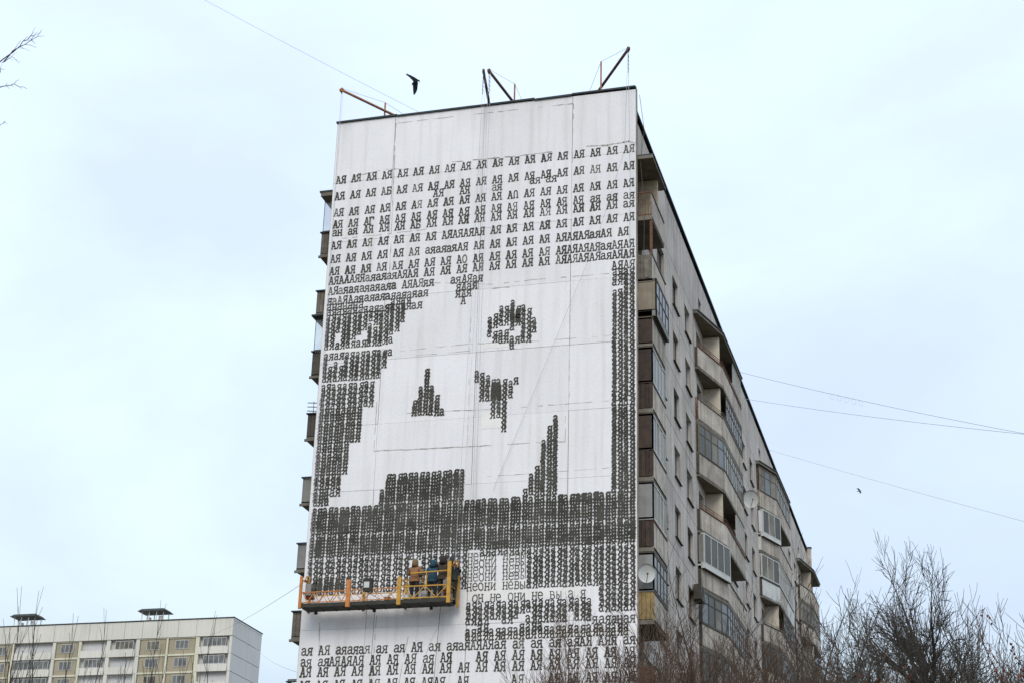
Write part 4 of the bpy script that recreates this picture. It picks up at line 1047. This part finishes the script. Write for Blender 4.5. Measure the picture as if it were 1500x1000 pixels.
def fwin(x0, x1, z0, z1, y, par, dark=False):
    w = round(x1-x0,2); h = round(z1-z0,2); key = (w,h,dark)
    if key not in winm:
        mb = MB(); n = max(2,int(round(w/.85))); t = .09
        mb.box(0,-.06,0,w,0,t,'frame_white'); mb.box(0,-.06,h-t,w,0,h,'frame_white')
        for j in range(n+1): xx = (w-t)*j/n; mb.box(xx,-.055,t,xx+t,0,h-t,'frame_white')
        a = mb.mesh('window'); mb = MB(); mb.box(.04,-.03,.04,w-.04,.02,h-.04,'glass_far'); mb2 = MB(); mb2.box(.04,-.03,.04,w-.04,.02,h-.04,'glass_curtain'); winm[key] = (a, (mb.mesh('pane'),mb2.mesh('pane')))
    wo = link('window', winm[key][0], par, (x0,y,z0)); link('pane', winm[key][1][rr.random() < .35], wo)
# bays measured from the right corner: (x_right, x_left, kind)
bays = [(-.5,-5.6,'L'),(-6.3,-11.0,'P'),(-11.4,-16.0,'P'),(-16.7,-21.2,'L'),(-21.9,-26.4,'L'),(-26.9,-31.0,'P'),(-31.6,-38.6,'L'),(-39.0,-43.2,'P'),(-43.6,-47.7,'P'),(-48.4,-52.8,'L'),(-53.4,-57.6,'L'),(-58.2,-62,'P'),(-62.3,-66,'P')]
for k in range(23):
    zt = FZT-2.8-k*2.8; z0 = zt-2.8
    if z0 < 0: break
    det = k < 7
    prev = 0
    for (xr,xl,kind) in bays:
        fb('rib',[(xr+.03,-.02,z0+.02,prev-.03,.55,zt-.02,'far_cream' if (xr<-6 and kind=='P') else 'far_white')]) if abs(xr-prev) > .1 else None
        prev = xl
        if kind == 'P':
            fb('facade_panel',[(xl+.12,.12,z0+.18,xr-.12,.5,zt-.12,'far_ochre')]); fb('panel_frame',[(xl,.0,z0,xr,.14,z0+.16,'far_cream')]); fb('panel_frame',[(xl,.0,zt-.11,xr,.10,zt-.0,'far_cream')])
            if det: c = (xl+xr)/2; fwin(c-1.15,c+1.15,z0+.95,z0+2.4,.11,far)
        else:
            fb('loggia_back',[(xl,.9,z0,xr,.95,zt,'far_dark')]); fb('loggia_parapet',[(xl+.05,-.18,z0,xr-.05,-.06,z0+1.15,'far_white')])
            if det and rr.random() < .8:
                a = xl+.2+(rr.random()*.8); fwin(a,xr-.2-rr.random()*.8,z0+1.2,z0+2.6,.0,far)
# two roof vent shelters
for (x0,x1) in ((-13.8,-21.0),(-34.6,-41.5)):
    pass
def vent(cx, lab):
    o = tag(empty('roof_vent_shelter', (FX+cx,FY+3,FZT)), lab, 'roof vent', 'vent shelters on the distant roof'); o.scale = (.60,.60,.58)
    mb = MB(); mb.box(-4.0,-1.2,-.3,4.0,3,1.3,'far_white'); mb.build('plinth', o)
    mb = MB(); mb.box(4.02,-1.0,-.3,7.5,2.8,.95,'roof'); mb.build('hatch', o)
    for x in (-3.2,-1.1,1.1,3.2):
        for y in (-.8,2.4): mb = MB(); mb.box(x-.09,y-.09,1.3,x+.09,y+.09,4.0,'far_white'); mb.build('post', o)
    mb = MB(); mb.box(-2.2,0,1.3,-1.2,1,2.6,'far_side'); mb.box(1.4,0,1.3,2.3,1,2.9,'far_side'); mb.build('shaft', o)
    mb = MB(); mb.hexa([(-4.2,-1.9,3.98),(4.2,-1.9,3.98),(4.2,3.4,3.98),(-4.2,3.4,3.98),(-3.3,-1.2,4.75),(3.3,-1.2,4.75),(3.3,2.7,4.75),(-3.3,2.7,4.75)],'roof'); mb.build('shelter_roof', o)
vent(-15.6,'vent shelter on the distant roof nearer its right corner'); vent(-38.9,'vent shelter on the distant roof further left')

# ------------------------------------------------------------------ bare trees
def grow(seed, H, R0_, spread=.75, nlimb=7, fork=.35, levels=4, up=.25, minr=.006, twig_len=.5, wob=.10, dens=1.0, ratio=.62, leader=True, bark='bark', leaf=None, lowlimb=None):
    """returns (trunk mesh, crown mesh)"""
    r = random.Random(seed); T = MB(); Cn = MB(); leaves = []
    def perp(d):
        a = Vector((r.gauss(0,1),r.gauss(0,1),r.gauss(0,1))); a -= d*a.dot(d); return a.normalized()
    def branch(mb, p, d, ln, rad, lev, endr):
        n = max(3,min(9,int(ln/.35)+2)) if lev < levels else 3
        pts = [p.copy()]; rads = [rad]; dirs = [d.copy()]
        for i in range(n):
            d = (d+perp(d)*r.uniform(0,wob*(1+.4*lev))+Vector((0,0,1))*up*(.25+.12*lev)/n*3*(.3 if lev == 0 else 1)).normalized()
            p = p+d*(ln/n); pts.append(p.copy()); dirs.append(d.copy()); t = (i+1)/n; rads.append(max(minr*.6,rad+(endr-rad)*t))
        mb.tube(pts,rads,bark,7 if lev == 0 else (5 if lev == 1 else 3))
        return pts,rads,dirs
    def rec(p, d, ln, rad, lev):
        pts,rads,dirs = branch(Cn, p, d, ln, rad, lev, max(minr*.6,rad*.28))
        if lev >= levels:
            if leaf and r.random() < leaf: leaves.append(pts[-1])
            return
        cnt = max(2,int((3.2+ln*2.2/(lev*.6+.6))*dens)) if lev < levels-1 else max(2,int((2.5+ln*4.0)*dens))
        cnt = min(cnt, 13)
        for c in range(cnt):
            t = .18+.80*(c+r.random())/cnt; f = t*(len(pts)-1); i = int(f); i = min(i,len(pts)-2); q = pts[i].lerp(pts[i+1],f-i); dd = dirs[i]
            ang = r.uniform(.35,.85)*(spread+.25); nd = (dd*math.cos(ang)+perp(dd)*math.sin(ang)).normalized()
            if nd.z < -.25: nd.z *= -.3; nd.normalize()
            rr_ = rads[i]*r.uniform(.38,.60); nl = ln*ratio*r.uniform(.55,1.0)*(1.15-.55*t)
            if lev+1 >= levels: nl = twig_len*r.uniform(.5,1.2)
            rec(q, nd, nl, max(minr,rr_), lev+1)
        rec(pts[-1], dirs[-1], ln*.42, rads[-1], min(levels,lev+1))
    tp,tr,td = branch(T, Vector((0,0,-.1)), Vector((r.uniform(-.03,.03),r.uniform(-.03,.03),1)).normalized(), H*fork+.1, R0_, 0, R0_*.72)
    top = tp[-1]
    for i in range(nlimb):
        a = 2*PI*(i+r.uniform(-.25,.25))/nlimb; el = r.uniform(.45,1.25)
        st = tp[-1-min(len(tp)-2,int(r.random()*2))]
        d = Vector((math.cos(a)*math.cos(el)*spread*1.2,math.sin(a)*math.cos(el)*spread*1.2,math.sin(el))).normalized()
        rec(st, d, H*(1-fork)*r.uniform(.55,.85)*(.62 if el < .7 else .8), R0_*r.uniform(.34,.5), 1)
    if leader: rec(top, td[-1], H*(1-fork)*.72, R0_*.6, 1)
    if lowlimb:
        for (a,el,ln) in lowlimb:
            d = Vector((math.cos(a)*math.cos(el),math.sin(a)*math.cos(el),math.sin(el))); rec(tp[-2], d, ln, R0_*.5, 1)
    # fit crown height to H
    zs = sorted(v[2] for v in Cn.v); k = H/zs[int(len(zs)*.985)]
    for mb in (T,Cn): mb.v = [(x*k,y*k,z*k) for x,y,z in mb.v]
    if leaves:
        for q in leaves:
            for _ in range(4):
                c = q*k+Vector((r.gauss(0,.05),r.gauss(0,.05),r.gauss(0,.05))); u = Vector((r.gauss(0,1),r.gauss(0,1),r.gauss(0,1))).normalized()*.035; v = u.cross(Vector((r.gauss(0,1),r.gauss(0,1),r.gauss(0,1)))).normalized()*.025
                b = len(Cn.v); Cn.v += [tuple(c-u),tuple(c+v),tuple(c+u),tuple(c-v)]; Cn.f.append((b,b+1,b+2,b+3)); Cn.mi.append(Cn.mid('leaf_red'))
    return T.mesh('trunk',True), Cn.mesh('crown')
def place(ms, px, ytop, Y, H0, label, rz=0, group='bare trees', name='bare_tree', kx=1.0):
    """stand the tree so its top reaches the sight line through the given point at depth Y"""
    p = ray_at(px, ytop, Y); H = p.z; s = H/H0
    o = tag(empty(name, (p.x,Y,0)), label, 'tree', group); o.rotation_euler = (0,0,rz); o.scale = (s*kx,s*kx,s)
    link('trunk', ms[0], o); link('crown', ms[1], o); return o
big = grow(59, 14.5, .22, spread=.85, nlimb=15, fork=.70, levels=4, up=.12, minr=.0085, twig_len=.5, wob=.16, dens=1.08, ratio=.62, leader=False, lowlimb=[(3.3,.15,3.4),(2.9,.45,3.0),(.2,.35,2.8),(3.5,.05,2.8),(-.4,.3,2.6)])
birch = grow(5, 8.0, .09, spread=.75, nlimb=10, fork=.42, levels=4, up=.22, minr=.0036, twig_len=.4, dens=1.5, bark='bark_red')
grey = grow(8, 12.0, .17, spread=.80, nlimb=11, fork=.35, levels=4, up=.2, minr=.009, twig_len=.6, dens=1.1, bark='bark_grey')
dark = grow(14, 9.0, .13, spread=.80, nlimb=9, fork=.42, levels=4, up=.2, minr=.0045, twig_len=.5, dens=1.1, bark='bark')
rowan = grow(31, 8.0, .10, spread=.85, nlimb=9, fork=.4, levels=4, up=.2, minr=.0048, twig_len=.4, dens=1.2, bark='bark_red', leaf=.22)
whip = grow(40, 9.0, .09, spread=.30, nlimb=6, fork=.45, levels=3, up=.45, minr=.006, twig_len=.6, dens=.8, ratio=.5, bark='bark')
place(big, 1334, 854, -12, 14.5, 'big bare tree with a dark trunk and fanned limbs, right of the building', 0, kx=.72)
place(grey, 1235, 982, -2, 12.0, 'bare tree between the far end of the building and the big dark tree', 1.0)
place(grey, 1400, 965, 6, 12.0, 'grey bare tree rising behind the right side of the big dark tree', 2.0)
place(grey, 1470, 950, 0, 12.0, 'grey bare tree at the right edge of the view', .6)
place(grey, 1535, 945, -6, 12.0, 'bare tree cut by the right edge of the view', 2.6)
place(grey, 1285, 968, 8, 12.0, 'grey bare tree far behind the left side of the big dark tree', 4.0)
place(dark, 1420, 992, -22, 9.0, 'low dark bare tree just right of the big trunk', 3.3)
place(rowan, 1485, 985, -28, 8.0, 'bare tree with a few dry red leaves at the lower right corner', 1.2)
place(birch, 930, 960, -32, 8.0, 'reddish fine-twigged tree in front of the right edge of the lettered wall', .4)
place(birch, 990, 950, -30, 8.0, 'reddish fine-twigged tree in front of the corner balconies', 2.2)
place(birch, 850, 990, -33, 8.0, 'lowest reddish tree in front of the last letter rows', 4.2)
place(dark, 1085, 950, -24, 9.0, 'dark bare tree in front of the second balcony stack', 5.0)
place(dark, 1170, 948, -18, 9.0, 'dark bare tree in front of the third and fourth balcony stacks', .7)
place(birch, 1040, 975, -34, 8.0, 'reddish tree top low in front of the second balcony stack', 3.1)
place(birch, 1125, 965, -30, 8.0, 'reddish tree low in front of the third balcony stack', 5.5)
place(dark, 1210, 968, -22, 9.0, 'dark bare tree low beside the far end of the building', 2.2)
place(dark, 1290, 990, -20, 9.0, 'low dark bare tree left of the big trunk', 4.4)
place(dark, 1360, 985, -26, 9.0, 'lowest dark bare tree right below the big tree', 1.9)
place(dark, 1040, 955, -20, 9.0, 'dark bare tree low before the left edge of the second balcony stack', 3.9)
place(dark, 1120, 935, -16, 9.0, 'dark bare tree low before the windows between the second and third balcony stacks', 1.4)
place(birch, 955, 965, -26, 8.0, 'reddish tree right at the corner of the building', 1.1)
place(birch, 895, 975, -28, 8.0, 'reddish tree low before the right end of the letter rows', 2.9)
place(birch, 1075, 960, -28, 8.0, 'reddish tree low before the middle of the long facade', 4.7)
place(dark, 1190, 950, -24, 9.0, 'dark bare tree low before the last balcony stack', 5.6)
place(whip, 60, 935, -24, 9.0, 'slim upright bare tree at the far left, in front of the distant block', 0, 'slim trees at lower left')
place(whip, 5, 930, -26, 9.0, 'slim bare tree cut by the left edge of the view', 1.7, 'slim trees at lower left')
place(whip, 135, 955, -22, 9.0, 'slim bare tree second from the left edge group', 2.9, 'slim trees at lower left')
place(whip, 238, 945, -14, 9.0, 'slim tree with a dark stem before the middle of the distant block', 4.1, 'slim trees at lower left')
place(whip, 325, 965, -20, 9.0, 'slim bare tree before the right corner of the distant block', 5.2, 'slim trees at lower left')
place(whip, 100, 965, -30, 9.0, 'low whippy bare tree between the two leftmost slim trees', 3.6, 'slim trees at lower left')
# near tree whose branch tips reach in at the upper left
r = random.Random(2)
nt_ = tag(empty('bare_tree', (-.6,-47.6,0)), 'near tree outside the left edge whose twigs reach in at upper left', 'tree')
mb = MB(); mb.tube([(0,0,-.1),(.03,.02,3),(-.05,.05,6.5),(.05,0,9.5),(0,0,12.5)],[.20,.17,.13,.09,.03],'bark',8); mb.build('trunk', nt_, smooth=True)
mb = MB()
def twig(p0, p1, rad, n, ln, side):
    A = Vector(p0); B = Vector(p1); pts = [A.lerp(B,i/8)+Vector((0,r.uniform(-.02,.02),r.uniform(-.02,.02)+.06*math.sin(i/8*PI))) for i in range(9)]
    mb.tube(pts,[rad*(1-.75*i/8) for i in range(9)],'bark_grey',4)
    d = (B-A).normalized()
    for j in range(n):
        t = .35+.6*(j+r.random()*.6)/n; i = int(t*8); q = pts[i]; sg = 1 if j % 2 else -1
        nd = (d+Vector((0,0,sg*r.uniform(.6,1.3)))+Vector((0,r.uniform(-.4,.4),0))).normalized(); l2 = ln*r.uniform(.5,1.1)*(1.2-.6*t)
        mb.tube([q,q+nd*l2*.5+Vector((0,0,.01)),q+nd*l2],[rad*.38,rad*.3,rad*.2],'bark_grey',3)
def loc_(x,y,Y=-47.6): v = ray_at(x,y,Y); return (v.x+.6, v.y+47.6, v.z)
a = loc_(-10,100); mb.tube([(0,0,8.6),(1.2,.02,9.9),(2.4,.0,a[2]-.25),a],[.06,.04,.022,.012],'bark',5)
twig(a, loc_(63,52), .009, 8, .17, 1); twig(loc_(5,93), loc_(59,46), .007, 7, .15, 1); twig(loc_(3,95), loc_(30,92), .005, 3, .1, 1)
a = loc_(-12,133); mb.tube([(0,0,8.2),(1.4,.0,9.4),a],[.05,.03,.009],'bark',5); twig(a, loc_(40,129), .008, 5, .09, 1)
a = loc_(-10,195); mb.tube([(0,0,7.6),(1.5,.0,8.9),a],[.04,.025,.008],'bark',5); twig(a, loc_(11,181), .006, 3, .06, 1)
a = loc_(-10,118); twig(a, loc_(7,103), .006, 2, .06, 1)
for j in range(26):   # the rest of the crown, left of the view
    z = 6+6*r.random(); an = PI*.5+PI*(.15+.7*r.random())*(1 if j % 2 else 1); d = Vector((math.cos(an),math.sin(an)*.8*(1 if j % 3 else -1),.55)).normalized(); l2 = r.uniform(1.2,2.6)
    p = Vector((0,0,z)); q = p+d*l2; mb.tube([p,p.lerp(q,.5)+Vector((0,0,.08)),q],[.03,.02,.008],'bark',4)
    for i in range(6):
        s_ = p.lerp(q,.3+.12*i); e_ = (d+Vector((r.gauss(0,.7),r.gauss(0,.7),r.gauss(0,.5)))).normalized()*r.uniform(.3,.7); mb.tube([s_,s_+e_],[.008,.004],'bark_grey',3)
mb.build('crown', nt_)
